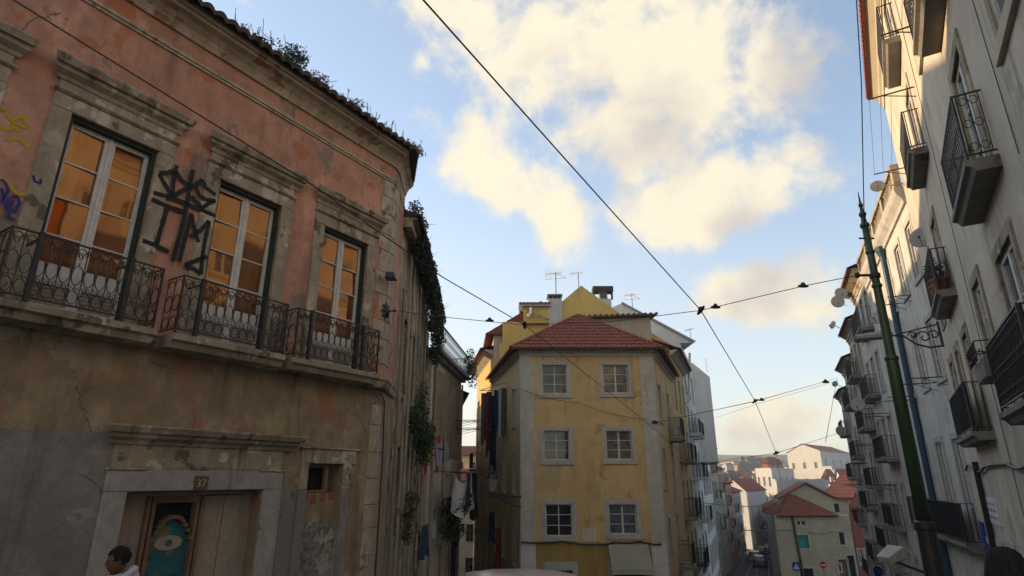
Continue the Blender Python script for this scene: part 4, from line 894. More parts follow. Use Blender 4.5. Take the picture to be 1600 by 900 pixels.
def right_houses():
    random.seed(61); F = R1
    doors = [(9.4, 10.4, 3.95, 6.0), (16.2, 17.2, 3.95, 6.0), (9.0, 10.1, 6.95, 9.2), (15.2, 16.3, 7.05, 9.1), (15.2, 16.3, 10.05, 12.0), (9.45, 10.75, .92, 3.05), (15.5, 16.4, .92, 3.0), (17.6, 18.3, .92, 3.0), (18.9, 19.7, 3.95, 5.9)]
    wins = [(6.5, 7.55, 4.65, 6.4), (12.5, 13.4, 2.2, 3.35), (6.0, 7.2, 1.0, 3.3), (19.4, 20.2, 1.5, 3.0), (11.9, 12.8, 8.0, 9.2)]
    low = [(18.0, 19.0, -7, -1.5), (16.2, 17.3, -7, -1.4), (13.2, 14.4, -7, -.9), (20.0, 20.9, -7, -1.6)]
    root = row_house(F, 5.6, 22.0, -8, 12.9, 'beige_building', 'tall beige house with iron balconies, its top catching the evening sun, nearest on the right', 'beige', doors + wins + low)
    for h in doors + wins: window(F, *h, root, sur=.17, mats=('stone' if h[2] < 4 else 'cream', 'whitep', 'glassb'), cols=2, rows=3 if h[3] - h[2] > 1.5 else 2, fr=.08, inset=.045, sill=h[3] - h[2] < 1.9)
    for h in low: window(F, *h, root, sur=.15, mats=('palestone', 'brownwood', 'glassd'), cols=2, rows=4)
    for (a, b, z, k) in ((8.9, 11.0, 3.95, None), (15.6, 18.0, 4.0, 'cl_g'), (8.5, 10.7, 6.95, None), (14.6, 16.6, 7.05, None), (14.6, 16.6, 10.05, None), (8.4, 11.2, .9, 'dgreen'), (15.1, 18.7, .9, 'tarp')):
        balcony(F, a, b, z, root, depth=.37, h=.98, thick=.17, style='curl' if a < 12 else 'bars', screen=k, k=1.3 if a > 12 else 1.)
    eave(F, root, 5.6, 22.0, 12.9, w=.34, cm='cream')
    for u, z0, z1 in ((13.9, -8, 12.3), (8.0, 3.5, 12.3)):
        mb = MB(); mb.tube([F.pt(u, z0, .02), F.pt(u + .03, (z0 + z1) / 2, .02), F.pt(u, z1, .02)], .006, 4); mb.build('wall_cable', 'iron', root)
    mb = MB(); pts = [F.pt(u, .30 + .07 * math.sin(u * 1.3) - .10 * abs(math.sin(u * .9)), .06) for u in [5.6 + .2 * i for i in range(82)]]; mb.tube(pts, .03, 5); mb.build('cable_bundle', 'iron', root)
    mb = MB(); mb.tube([F.pt(18.9, .4, .08), F.pt(19.1, -2, .08), F.pt(19.0, -7, .08)], .07, 6); mb.build('cable_duct', 'iron', root)
    # notices on the ground floor
    a = F.uz(1527, 778); b = F.uz(1563, 816)
    sg = thing('notice_board', F.pt(18.4, -.7, .02), 'white board with small printed blocks high on the beige wall, above the shop door', 'sign')
    mb = MB(); F.box(mb, 17.3, 20.4, -1.0, -.42, .0, .03); mb.build('board', 'signw', sg)
    mb = MB(); random.seed(4)
    for i in range(9):
        u = 17.5 + .3 * i + random.uniform(0, .1)
        for z in (-.58, -.72, -.88): F.box(mb, u, u + random.uniform(.1, .22), z, z + .06, .03, .034)
    mb.build('print', 'bluegrey', sg)
    mb = MB(); mb.base = F.pt(21.3, -1.6, .03); F.box(mb, 20.9, 21.8, -2.6, -1.1, .0, .05); tag(mb.build('sign', 'signb', bevel=.01), 'narrow blue sign beside the white notice board', 'sign')
    # upright green-netted planter rack
    rk = thing('planter_rack', F.pt(11.6, 1.7, 0), 'wire rack of planters fixed beside the big green-screened balcony', 'planter')
    mb = MB(); F.box(mb, 11.25, 12.2, 1.45, 1.75, .05, .4); mb.build('trough', 'slab', rk, bevel=.02)
    mb = MB()
    for z in (1.8, 2.0):
        mb.tube([F.pt(11.2, z, .05), F.pt(11.2, z, .45), F.pt(12.25, z, .45), F.pt(12.25, z, .05)], .012, 4)
    for i in range(8): mb.tube([F.pt(11.25 + i * .14, 1.7, .45), F.pt(11.25 + i * .14, 2.0, .45)], .008, 4)
    mb.build('wire_guard', 'iron', rk)
    mb = MB(); foliage(mb, F.pt(11.7, 1.85, .3), (.25, .3, .1), 120, .03); mb.build('plants', 'cl_r', rk)

    # --- white house with balustrade
    F = R2; cols_ = [(.05, .95), (2.25, 3.15), (4.65, 5.55), (7.1, 8.0)]
    hs = [(a, b, c, d) for a, b in cols_ for c, d in ((6.3, 8.15), (3.0, 4.85), (-1.75, 1.15), (-6.6, -4.3))]
    root = row_house(F, 0.02, 10.3, -9.5, 9.2, 'balustrade_building', 'white house with a stone balustrade along its roof, behind the green tram pole', 'greyw', hs)
    for i, h in enumerate(hs): window(F, *h, root, sur=.17, mats=('palestone', 'whitep', 'glassb' if i % 3 else 'glassc'), cols=2, rows=3, fr=.075, inset=.05, sill=h[2] > 2)
    for i in (2,):
        a, b = cols_[i]; mb = MB()
        for j in range(22): F.box(mb, a, b, 3.75 + j * .05, 3.79 + j * .05, -.10, -.06)
        mb.build('roller_shutter', 'whitep', root)
    balcony(F, .1, 5.9, -1.78, root, depth=.42, h=1.1, thick=.2, style='bars', k=1.4, screen='cl_d'); balcony(F, 6.7, 8.4, -1.78, root, depth=.4, h=1.1, thick=.2, style='bars', k=1.5)
    mb = MB(); F.mould(mb, 0, 10.3, [(-.02, 8.75), (.08, 8.75), (.1, 8.9), (.24, 9.1), (.28, 9.25), (.28, 9.35), (-.02, 9.35)]); mb.build('cornice', 'palestone', root)
    mb = MB(); F.box(mb, 0, 10.3, 9.35, 9.5, .02, .24); F.box(mb, 0, 10.3, 10.05, 10.2, .0, .26)
    for i in range(5): F.box(mb, i * 2.5, i * 2.5 + .3, 9.5, 10.05, .03, .23)
    for i in range(4):
        for j in range(8): mb.lathe(F.pt(i * 2.5 + .45 + j * .255, 9.5, .13), [(.05, 0), (.09, .14), (.06, .3), (.04, .42), (.07, .55)], 6)
    mb.build('balustrade', 'quoin', root)
    pp = MB(); pts = [F.pt(4.75, 8.55, .12), F.pt(4.75, -9.4, .12)]; pp.tube(pts, .11, 8); pp.lathe(F.pt(4.75, 8.5, .14), [(.11, 0), (.2, .25), (.22, .4), (.16, .42)], 8)
    pp.build('downpipe', 'blue', root)
    # --- further houses
    specs = [(10.35, 15.6, 9.9, 'red_eaved_building', 'cream house with sunlit red tile eaves just beyond the balustrade house', 'greyw', 2, .55),
             (15.65, 20.6, 8.6, 'grey_balcony_building', 'narrow house with curved balconies, third beyond the tram pole', 'cream', 2, .4),
             (20.65, 26.2, 7.3, 'green_awning_building', 'house with green screened balcony, second last of the right-hand row', 'greyw', 2, .4),
             (26.25, 31.5, 6.0, 'end_row_building', 'last house of the right-hand row, above the red house', 'cream', 2, .35)]
    for k, (a, b, zt, nm, lb, wm, n, ov) in enumerate(specs):
        zb = -11; rows = []; z = zt - 2.9
        while z > zb + 1: rows.append((z, z + 1.9)); z -= 3.05
        du = (b - a) / n / 1.5; cs = [a + .45 + i * (b - a) / 3 for i in range(3)]
        hs = [(c, c + .85, z0, z1) for c in cs for z0, z1 in rows]
        root = row_house(F, a, b, zb, zt, nm, lb, wm, hs)
        for i, h in enumerate(hs): window(F, *h, root, sur=.15, mats=('palestone', 'whitep', ('glassd', 'glassb', 'glassc')[i % 3]), cols=2, rows=3, fr=.06, sill=False)
        for j, (z0, z1) in enumerate(rows[:5]):
            if (j + k) % 2 == 0: balcony(F, cs[0] - .3, cs[1] + 1.1, z0 - .02, root, depth=.6, style='bars', k=1.6, screen=(None, 'tarp', None, 'cl_g')[(j + k) % 4], thick=.16)
            else: balcony(F, cs[1] - .3, cs[1] + 1.1, z0 - .02, root, depth=.55, style='bars', k=1.4, thick=.15); balcony(F, cs[2] - .3, cs[2] + 1.1, z0 - .02, root, depth=.5, style='bars', k=1.4, thick=.15)
        eave(F, root, a, b, zt, w=ov)
    # --- buildings behind the camera on the right (seen in the window glass)
    P0 = R1.pt(5.5, 0)[:2]; B = (P0[0] + 5.5, P0[1] - 14); G = Fac(P0, B=B, side=1)
    hs = [(a, a + 1.1, z, z + 2.2) for a in (1.2, 3.9, 6.6, 9.3, 12) for z in (-1.6, 1.7, 5.0, 8.2)]
    root = thing('orange_building', (*P0, -2), 'orange house across the street from the pink one, mirrored in its window glass', 'building'); mb = MB(); G.wall(mb, 0, G.len, -3, 12.2, hs); mb.face(G.pt(0, 12.2), G.pt(G.len, 12.2), G.pt(G.len, 12.2, -8), G.pt(0, 12.2, -8)); mb.face(G.pt(G.len, -3), G.pt(G.len, 12.2), G.pt(G.len, 12.2, -8), G.pt(G.len, -3, -8)); mb.build('wall', 'orange', root)
    for h in hs: window(G, *h, root, sur=.18, mats=('palestone', 'whitep', 'glassd'))
    for a in (1.2, 6.6): balcony(G, a - .4, a + 1.5, 4.95, root, depth=.5, style='bars')
right_houses()

# ------------------------------------------------------------------ street-side houses beyond the yellow ones, left of the street
def left_row():
    random.seed(71)
    S = Fac(YR.P, 20.8)
    def rows(top, n, h=1.9, st=3.0): return [(top - st * i, top - st * i + h) for i in range(n)]
    # white house: gable wall over the yellow roofs
    a = S.pt(16.55, 0)[:2]; b = S.pt(27, 0)[:2]; G = Fac((a[0] - 14, a[1] + .0), 90); X = lambda x, y: G.uz(x, y)
    zt = X(1084, 536)[1]; rw = rows(zt - 3.4, 7)
    ring = [a, b, (b[0] - 12, b[1] + 4), (a[0] - 12, a[1] + .001)]
    root, Fs = building('white_building', 'big white house with a blank sloping gable rising right of the yellow roofs', ring, -11, zt, 'white3', {0: grid(1.0, 3, 3.2, 1.0, rw)})
    holes_windows(Fs[0], grid(1.0, 3, 3.2, 1.0, rw), root, sur=.14, mats=('palestone', 'whitep', 'glassd'))
    mb = MB(); pr = [X(940, 545), X(955, 481), X(971, 474), X(1084, 536)]; pr = [(pr[0][0], zt), (pr[1][0], pr[1][1]), pr[2], (pr[3][0], zt + .02)]
    mb.prism([G.pt(u, z, -.004) for u, z in pr], [G.pt(u, z, -9) for u, z in pr]); mb.build('gable', 'white3', root)
    mb = MB(); n = 16; p, q = pr[2], pr[3]
    mb.prism([G.pt(u, z, .12) for u, z in (p, q, (q[0] + .15, q[1] + .1), (p[0], p[1] + .12))], [G.pt(u, z, -9) for u, z in (p, q, (q[0] + .15, q[1] + .1), (p[0], p[1] + .12))]); mb.build('verge', 'steel', root)
    mb = MB(); u, z = X(1077, 552); u2, z2 = X(1075, 628); u3, z3 = X(1064, 640); mb.tube([G.pt(u, z, .12), G.pt(u2, z2, .12), G.pt(u3, z3, .12), G.pt(u3, -9, .12)], .09, 6); mb.build('downpipe', 'white3', root)
    for k, (u, z) in enumerate(((.6, rw[1][0]), (3.8, rw[1][0]), (.6, rw[2][0]), (3.8, rw[2][0]), (3.8, rw[3][0]))): balcony(Fs[0], u, u + 1.8, z, root, depth=.8, style='bars', screen=('cl_d', 'tarp', 'cl_d', None, 'cl_b')[k], thick=.2, slabm='white3')
    # oriel house
    a = S.pt(27.05, 0)[:2]; b = S.pt(40, 0)[:2]; G = Fac((a[0] - 10, a[1]), 90); zt = G.uz(1088, 573)[1]; zt2 = G.uz(1110, 590)[1]; zl = G.uz(1100, 722)[1]
    rw = rows(zl - 2.6, 6); ring = [a, b, (b[0] - 8, b[1] + 3), (a[0] - 8, a[1] + .001)]; hs = grid(.8, 5, 2.4, .95, rw)
    root, Fs = building('oriel_building', 'tall white house whose blank upper storeys jut out over the street', ring, -12, zt, 'white3', {0: hs})
    holes_windows(Fs[0], hs, root, sur=.12, mats=('palestone', 'whitep', 'glassd'))
    mb = MB(); u0 = G.uz(1083, 640)[0]; u1 = G.uz(1112, 640)[0]; pr = [(u0, zl), (u1, zl), (u1, zt2), (u0 + .2, zt + .3), (u0, zt + .3)]
    mb.prism([G.pt(u, z, .35) for u, z in pr], [(G.pt(u, z, .35)[0] + .9, G.pt(u, z, .35)[1] + 5, z) for u, z in pr]); o = mb.build('oriel', 'white3', root)
    mb = MB(); mb.prism([G.pt(u, z, .4) for u, z in ((u0, zl - .12), (u1 + .08, zl - .12), (u1 + .08, zl - .004), (u0, zl - .004))], [(G.pt(u, z, .35)[0] + .9, G.pt(u, z, .35)[1] + 5.05, z) for u, z in ((u0, zl - .12), (u1 + .08, zl - .12), (u1 + .08, zl - .004), (u0, zl - .004))]); mb.build('soffit', 'slab', o)
    # cream, pale and salmon houses further down
    sp = [(40.05, 50, 3.4, 'cream_building', 'narrow cream house past the oriel with cables down its front', 'cream2', 22.0),
          (50.2, 60, 1.2, 'grey_shop_building', 'low grey-cream house where the left row bends', 'cream', 22.5),
          (60.3, 72, -.6, 'salmon_building', 'salmon house at the lower end of the left row', 'salmon', 24.0),
          (72.4, 88, -2.0, 'pale_blue_building', 'pale bluish house, furthest of the left row', 'white2', 24.5)]
    P = S.pt(40.05, 0)[:2]
    for k, (a_, b_, zt, nm, lb, wm, az) in enumerate(sp):
        F = Fac(P, az); Q = F.pt(b_ - a_, 0)[:2]; ring = [P, Q, (Q[0] - 7, Q[1] + 2), (P[0] - 7, P[1] + 1)]
        rw = rows(zt - 2.6, 5); hs = grid(.7, int((b_ - a_) / 2.3), 2.2, .9, rw)
        root, Fs = building(nm, lb, ring, -15, zt, wm, {0: hs}); holes_windows(Fs[0], hs, root, sur=.12, mats=('palestone', 'whitep', 'glassd'))
        mb = MB(); f = Fs[0]; roof_face(mb, f.pt(-.1, zt, .4), f.pt(f.len, zt, .4), f.pt(f.len, zt + 1.5, -3.5), f.pt(-.1, zt + 1.5, -3.5), rows=5, amp=.05, tw=.3, sub=3); mb.face((*f.pt(-.1, 0, .3)[:2], zt), f.pt(-.1, zt + 1.5, -3.5), f.pt(-.1, zt, -3.5)); mb.build('roof', 'tile', root)
        for j in range(3): balcony(f, 1.4 + j * 2.6, 3.2 + j * 2.6, rw[j % 3][0], root, depth=.6, style='bars', k=2, thick=.2, screen=(None, 'cl_b', 'cl_g')[j])
        P = Q
left_row()

# ------------------------------------------------------------------ lane houses in the gap
def lane():
    random.seed(81)
    l0 = YL.pt(-.02, 0)[:2]; q0 = YL.pt(9, 0)[:2]; q1 = (q0[0] - 1.45, q0[1] + 8.5)
    p1 = (q1[0] - .05, q1[1] + .05); p0 = (p1[0] - 1.3, p1[1] + 15); F = Fac(p0, B=p1); zt = F.uz(743, 640)[1]
    ring = [p0, p1, (p1[0] + 6, p1[1] + 1), (p0[0] + 6, p0[1] + 1)]
    rw = [(zt - 3 - 3 * i, zt - 1.2 - 3 * i) for i in range(6)]; hs = grid(.8, 5, 2.9, 1.0, rw)
    root, Fs = building('lane_building', 'long white lane house with brown shutters and a red roof, beyond the yellow house', ring, -12, zt, 'cream', {0: hs})
    holes_windows(Fs[0], hs, root, sur=.12, mats=('palestone', 'brownwood', 'glassd'))
    mb = MB(); f = Fs[0]; roof_face(mb, f.pt(-.3, zt, .5), f.pt(f.len + .2, zt, .5), f.pt(f.len + .2, zt + 2.2, -3), f.pt(-.3, zt + 2.2, -3), rows=8, amp=.05); mb.face(f.pt(f.len + .2, zt, .5), f.pt(f.len + .2, zt, -3), f.pt(f.len + .2, zt + 2.2, -3)); mb.build('roof', 'tile', root)
    mb = MB(); mb.tube([f.pt(9, zt - .1, .4), f.pt(9, zt - .7, .1), f.pt(9, -10, .1)], .07, 6); mb.build('downpipe', 'whit', root)
    # closing houses
    G = Fac((at(700, 760, 62)[0], 62), 90); u1 = G.uz(741, 760)[0]; zt = G.uz(720, 752)[1]; z5 = [(zt - 2.6 - 3 * i, zt - 1.0 - 3 * i) for i in range(4)]
    hs = grid(.5, 2, 1.4, .7, z5); A = G.P; B_ = (A[0] + u1, 62)
    root, Fs = building('lane_end_building', 'small whitewashed house closing the lane under the clothes poles', [A, B_, (B_[0], 70), (A[0], 70)], -13, zt, 'whit', {0: hs}); holes_windows(Fs[0], hs, root, sur=.1, mats=('palestone', 'brownwood', 'glassd'))
    mb = MB(); roof_face(mb, G.pt(-.3, zt, .3), G.pt(u1 + .3, zt, .3), G.pt(u1 + .3, zt + 1.2, -3), G.pt(-.3, zt + 1.2, -3), rows=5, amp=.05); mb.build('roof', 'tile', root)
    G = Fac((at(709, 730, 80)[0], 80), 90); u1 = G.uz(748, 730)[0]; zt = G.uz(720, 712)[1]; A = G.P; B_ = (A[0] + u1, 80); hs = grid(.6, 2, 1.5, .7, [(zt - 2, zt - .8), (zt - 4.5, zt - 3)])
    root, Fs = building('distant_lane_house', 'small sunlit house with a red roof peeping over the lane end', [A, B_, (B_[0], 88), (A[0], 88)], -13, zt, 'yellow', {0: hs}); holes_windows(Fs[0], hs, root, sur=.1)
    mb = MB(); roof_face(mb, G.pt(-.3, zt, .3), G.pt(u1 + .3, zt, .3), G.pt(u1 + .3, zt + 1.4, -4), G.pt(-.3, zt + 1.4, -4), rows=5, amp=.05); mb.build('roof', 'tile', root)
lane()

# ------------------------------------------------------------------ distant town
def spot(px, py, Y): p = at(px, py, Y); return (p[0], p[1]), p[2]
def town(name, label, corners, zb, wallm, rooft='flat', rise=2.5, wins=(), mats=('palestone', 'whitep', 'glassd'), cat='building', par=False, group='houses of the distant town', sur=.12, tm='tile', tw=.5, hand=None, ridge='AB'):
    """corners: [(px, py_eave, Y) x3] left, middle, right; fourth corner closes the parallelogram"""
    P = [spot(*c) for c in corners]; zt = P[1][1]; A, B, C = [p[0] for p in P]; D = (A[0] + C[0] - B[0], A[1] + C[1] - B[1]); ring = [A, B, C, D]
    hs = {}
    for (e, n, rows_, w, h, z0, st) in wins:
        L_ = math.dist(ring[e], ring[(e + 1) % 4]); du = L_ / n; ww = min(w, du * .7)
        hs.setdefault(e, []).extend([(du * (i + .5) - ww / 2, du * (i + .5) + ww / 2, zt - z0 - st * j, zt - z0 - st * j + h) for i in range(n) for j in range(rows_)])
    root, Fs = building(name, label, ring, zb, zt, wallm, hs, group=group)
    for e, l in hs.items(): holes_windows(Fs[e], l, root, sur=sur, mats=mats, fr=.08)
    V = [Vector((*p, zt)) for p in ring]; c = sum(V, Vector()) / 4; o = .35
    V = [v + (v - c).normalized() * o * 1.3 for v in V]
    if rooft == 'pyramid':
        mb = MB(); top = tuple(c + Vector((0, 0, rise)))
        for i in range(4): mb_top = roof_face(mb, V[i], V[(i + 1) % 4], top, top, rows=9, tw=tw, amp=.07, step=.05, sub=4)
        mb.build('roof', tm, root)
    elif rooft == 'hip':
        mb = MB(); m0 = (V[0] + V[1]) / 2 if ridge == 'BC' else (V[1] + V[2]) / 2; m1 = (V[2] + V[3]) / 2 if ridge == 'BC' else (V[3] + V[0]) / 2
        r0 = m0.lerp(m1, .3) + Vector((0, 0, rise)); r1 = m0.lerp(m1, .7) + Vector((0, 0, rise))
        if ridge == 'BC': Q = ((V[0], V[1], r0, r0), (V[1], V[2], r1, r0), (V[2], V[3], r1, r1), (V[3], V[0], r0, r1))
        else: Q = ((V[1], V[2], r0, r0), (V[0], V[1], r0, r1), (V[3], V[0], r1, r1), (V[2], V[3], r1, r0))
        for q in Q: roof_face(mb, *q, rows=8, tw=tw, amp=.07, step=.05, sub=3)
        mb.build('roof', tm, root)
    elif rooft == 'gable':                # gable end on edge A-B, ridge runs along B-C
        m0, m1 = (V[0] + V[1]) / 2 + Vector((0, 0, rise)), (V[2] + V[3]) / 2 + Vector((0, 0, rise))
        mb = MB(); roof_face(mb, V[1], V[2], m1, m0, rows=9, tw=tw, amp=.07, step=.05, sub=3); roof_face(mb, V[3], V[0], m0, m1, rows=9, tw=tw, amp=.07, step=.05, sub=3); mb.build('roof', tm, root)
        R0 = [Vector((*p, zt)) for p in ring]; mb = MB()
        for i, j, m in ((0, 1, m0), (2, 3, m1)): mb.prism([R0[i], R0[j], (R0[i] + R0[j]) / 2 + Vector((0, 0, rise - .12))], [R0[i] + (c - (R0[i] + R0[j]) / 2) * .03, R0[j] + (c - (R0[i] + R0[j]) / 2) * .03, (R0[i] + R0[j]) / 2 + (c - (R0[i] + R0[j]) / 2) * .03 + Vector((0, 0, rise - .12))])
        mb.build('gable', wallm, root)
    else:
        mb = MB()
        for F in Fs[:4]: F.box(mb, .002, F.len - .002, zt, zt + .35, -.25, .02)
        mb.build('parapet', wallm, root)
    return root, Fs, ring, zt
def build_town():
    random.seed(91)
    # cream house with the pyramid roof at the fork
    Y = 62; G = Fac((at(1215, 850, Y)[0], Y), 90); X = lambda x, y: G.uz(x, y)
    zt = X(1260, 806)[1]; u1 = X(1334, 850)[0]
    def op(x0, x1, y0, y1): a = X(x0, y1); b = X(x1, y0); return (a[0], b[0], a[1], b[1])
    hs = [op(1246, 1258.5, 813, 822), op(1248, 1262, 836, 857), op(1313, 1318, 832, 851), op(1254, 1270, 888, 925), op(1316, 1323, 874, 920), op(1333 - 2.5, 1334 - .2, 868, 915), op(1310, 1313, 882, 893)]
    hs = [h for h in hs if h[1] < u1 - .1 and h[1] - h[0] > .15]
    A = G.P; B_ = (A[0] + u1, Y); ring = [A, B_, (B_[0] + 3.5, Y + 9), (A[0] + 3.5, Y + 9)]
    lh = [(1.5 + 2.6 * i, 2.4 + 2.6 * i, z, z + 1.6) for i in range(3) for z in (zt - 2.5, zt - 5.2)]
    root, Fs = building('pyramid_roof_house', 'cream house with a red pyramid roof standing where the street forks below', ring, -14, zt, 'cream2', {0: hs, 3: lh}, group='houses of the distant town')
    kinds = ['glassd', 'tealsh', 'glassd', 'black', 'brownwood', 'black', 'glassd']
    for i, h in enumerate(hs): window(G, *h, root, sur=.13, mats=('palestone', 'whitep', kinds[i % 7]), cols=2, rows=1 if i else 1, sash=i == 0, fr=.09)
    holes_windows(Fs[3], lh, root, sur=.12)
    mb = MB(); a = X(1217, 806)[0] - .3; b = X(1305, 806)[0] + .2; ap = (G.P[0] + X(1258, 778)[0], Y + 3.4, X(1258, 778)[1] + .35)
    p0, p1 = (G.P[0] + a, Y - .35, zt), (G.P[0] + b, Y - .35, zt); p2, p3 = (G.P[0] + b + .5, Y + 7, zt), (G.P[0] + a + 1.5, Y + 7, zt)
    roof_face(mb, p0, p1, ap, ap, rows=10, tw=.3, amp=.06, step=.05); roof_face(mb, p1, p2, ap, ap, rows=8, tw=.3, amp=.06); roof_face(mb, p3, p0, ap, ap, rows=8, tw=.3, amp=.06); mb.build('roof', 'tile', root)
    mb = MB(); mb.tube([G.pt(X(1238, 812)[0], zt - .1, .08), G.pt(X(1238, 812)[0] + .6, -14, .08)], .12, 6); mb.build('downpipe', 'green', root)
    mb = MB(); H = Fac((G.P[0], Y + 3), 90); h = lambda x, y: H.uz(x, y)
    pr = [h(1215, 806), h(1326, 806), h(1326, 783), h(1303, 779), h(1258, 756), h(1215, 781)]
    mb.prism([H.pt(u, z - (.6 if i < 2 else 0), 0) for i, (u, z) in enumerate(pr)], [H.pt(u + 2.5, z - (.6 if i < 2 else 0), -7) for i, (u, z) in enumerate(pr)]); g = mb.build('rear_wing', 'cream2', root)
    mb = MB()
    def rf(a, b, o=.25):
        (u0, z0), (u1_, z1) = a, b
        mb.prism([H.pt(u0, z0 + .02, o), H.pt(u1_, z1 + .02, o), H.pt(u1_, z1 + .2, o), H.pt(u0, z0 + .2, o)], [H.pt(u0 + 2.5, z0 + .02, -7), H.pt(u1_ + 2.5, z1 + .02, -7), H.pt(u1_ + 2.5, z1 + .2, -7), H.pt(u0 + 2.5, z0 + .2, -7)])
    rf(pr[5], pr[4]); rf(pr[4], pr[3]); rf(pr[3], (pr[2][0] + .3, pr[2][1] - .02)); mb.build('wing_roof', 'tile', g)
    a_, b_ = h(1305, 800), h(1310, 787); mb = MB(); H.box(mb, a_[0], b_[0], a_[1], b_[1], -.1, .02); mb.build('window', 'glassd', g)
    # red house behind it
    town('red_house', 'salmon-red house squeezed between the pyramid-roof house and the right row', [(1328, 797, 70), (1350, 797, 70), (1372, 797, 80)], -16, 'redw', 'hip', 2.2, [(0, 2, 2, .8, 1.5, 5.5, 3.4)], ridge='BC')
    town('long_roof_house', 'long dark red roofed house behind the red house', [(1283, 776, 92), (1345, 778, 88), (1375, 775, 110)], -17, 'redw', 'hip', 3.6, [(0, 3, 1, .8, 1.3, 3.2, 3)], ridge='BC', tw=.35)
    # right side of the lower street
    S = Fac((28.9, 71.5), 21.8, side=-1)
    names = [('white_terrace_house', 'first white balconied house behind the pyramid-roof house', 'white2', -1.2), ('pale_terrace_house', 'second house down the lower street, pale with dark screens', 'cream2', -2.5), ('grey_terrace_house', 'third house down the lower street, bluish grey', 'greyw', -2.8), ('last_terrace_house', 'last white house on the right of the lower street', 'white2', -3.6)]
    for k, (nm, lb, wm, zt_) in enumerate(names):
        a, b = k * 15 + .05, k * 15 + 14.9; zt_ = -3.4 - .55 * k * 1.4; hs = [(a + 1 + 2.6 * i, a + 1.95 + 2.6 * i, zt_ - 2.5 - 3 * j, zt_ - .7 - 3 * j) for i in range(5) for j in range(3)]
        root = row_house(S, a, b, -17, zt_, nm, lb, wm, hs, group='houses of the distant town'); holes_windows(S, hs, root, sur=.1)
        for j in range(2): balcony(S, a + 1 + j * 5, a + 4 + j * 5, zt_ - 2.6 - 3 * (j % 2), root, depth=.8, style='bars', k=2.4, screen=('cl_d', 'cl_b')[j], thick=.2)
        eave(S, root, a, b, zt_, w=.3, rows=4)
    town('street_end_house', 'pinkish house closing the bottom of the street', [(1161, 803, 150), (1183, 803, 150), (1192, 806, 162)], -18, 'salmon', 'gable', 1.6, [(0, 3, 3, 1.0, 1.9, 4.2, 3.4)], tw=.7)
    town('orange_lit_house', 'small orange house lit by the low sun above the lower street', [(1193, 797, 140), (1208, 797, 140), (1214, 798, 150)], -18, 'orange', 'flat', 2, [(0, 1, 1, 1.6, 1.2, 4.2, 3)])
    town('gable_house', 'large white house with bricked window and red roof left of the lower street', [(1128, 760, 128), (1166, 768, 118), (1196, 765, 134)], -18, 'white2', 'gable', 2.3, [(0, 2, 2, 1.2, 1.6, 4.0, 4), (1, 3, 3, 1.2, 2.2, 5.0, 4.2)], tw=.6)
    town('terrace_mansion', 'tall white mansion with a balustraded terrace, its left face sunlit', [(1180, 733, 160), (1205, 733, 150), (1240, 736, 168)], -18, 'whit', 'flat', 2, [(0, 3, 4, 1.2, 2.2, 4.0, 4.2), (1, 4, 3, 1.4, 2.2, 4, 4.2)])
    town('blank_white_house', 'broad blank white house in front of the terrace mansion', [(1206, 752, 110), (1213, 752, 104), (1287, 741, 112)], -18, 'white2', 'flat', 2, [(1, 4, 1, .8, 1.2, 9, 4)])
    town('mansion_loft', 'red roofed loft rising above the terrace mansion', [(1190, 724, 166), (1200, 724, 164), (1222, 724, 172)], -5, 'brick', 'hip', 1.8, [(1, 3, 1, 1.2, 1.2, 1.8, 3)], ridge='BC', tw=.7)
    town('hilltop_house', 'big white house with a long red roof and two skylights on the skyline', [(1229, 705, 235), (1281, 704, 215), (1327, 704, 240)], -12, 'whit', 'gable', 2.9, [(1, 4, 3, 1.6, 2.4, 5.2, 5.0), (0, 3, 2, 1.6, 2.2, 6.0, 5.5)], tw=.9)
    town('low_blue_house', 'low bluish house under the skyline house, behind the row end', [(1283, 728, 190), (1300, 730, 184), (1345, 728, 196)], -14, 'white2', 'flat', 2, [(1, 5, 2, 1.2, 1.8, 3.4, 4)])
    town('small_red_roof_house', 'small white house whose red roof touches the right row', [(1305, 753, 140), (1318, 755, 132), (1350, 752, 142)], -16, 'whit', 'gable', 3.0, [(1, 3, 2, 1.1, 1.5, 3.4, 3.6)], tw=.6)
    town('tiny_red_roof_house', 'little house with orange roof left of the small red-roofed one', [(1284, 748, 150), (1294, 749, 146), (1308, 748, 154)], -16, 'whit', 'hip', 2.4, [(1, 2, 2, 1.1, 1.5, 3.4, 3.6)], ridge='BC', tw=.6)
    # scattered far houses: individually placed up the far hill
    spec = [(1150, 742, 1178, 250), (1153, 748, 1182, 215), (1128, 726, 1146, 330), (1148, 727, 1160, 360), (1162, 733, 1172, 340), (1174, 736, 1188, 300), (1134, 738, 1150, 270), (1213, 722, 1228, 330), (1296, 716, 1312, 340), (1318, 722, 1338, 300), (1140, 751, 1156, 185), (1168, 742, 1180, 255), (1187, 742, 1196, 262), (1120, 733, 1132, 300), (1225, 730, 1240, 260), (1330, 735, 1352, 250), (1116, 742, 1130, 240)]
    lab = ['with a wide red roof below the pine', 'with twin red roofs above the gable house', 'pale block on the left skyline', 'tiny block left of the pine', 'under the trees of the hill', 'low and pale, left of the mansion', 'above the salmon chimney tops', 'white on the skyline beside the loft', 'far behind the skyline house', 'right of the skyline house, far', 'nearest of the far left cluster', 'between twin roofs and mansion', 'touching the mansion wall', 'farthest left, beside the oriel', 'right of the red loft', 'behind the small red roof', 'lowest left beside the oriel wall']
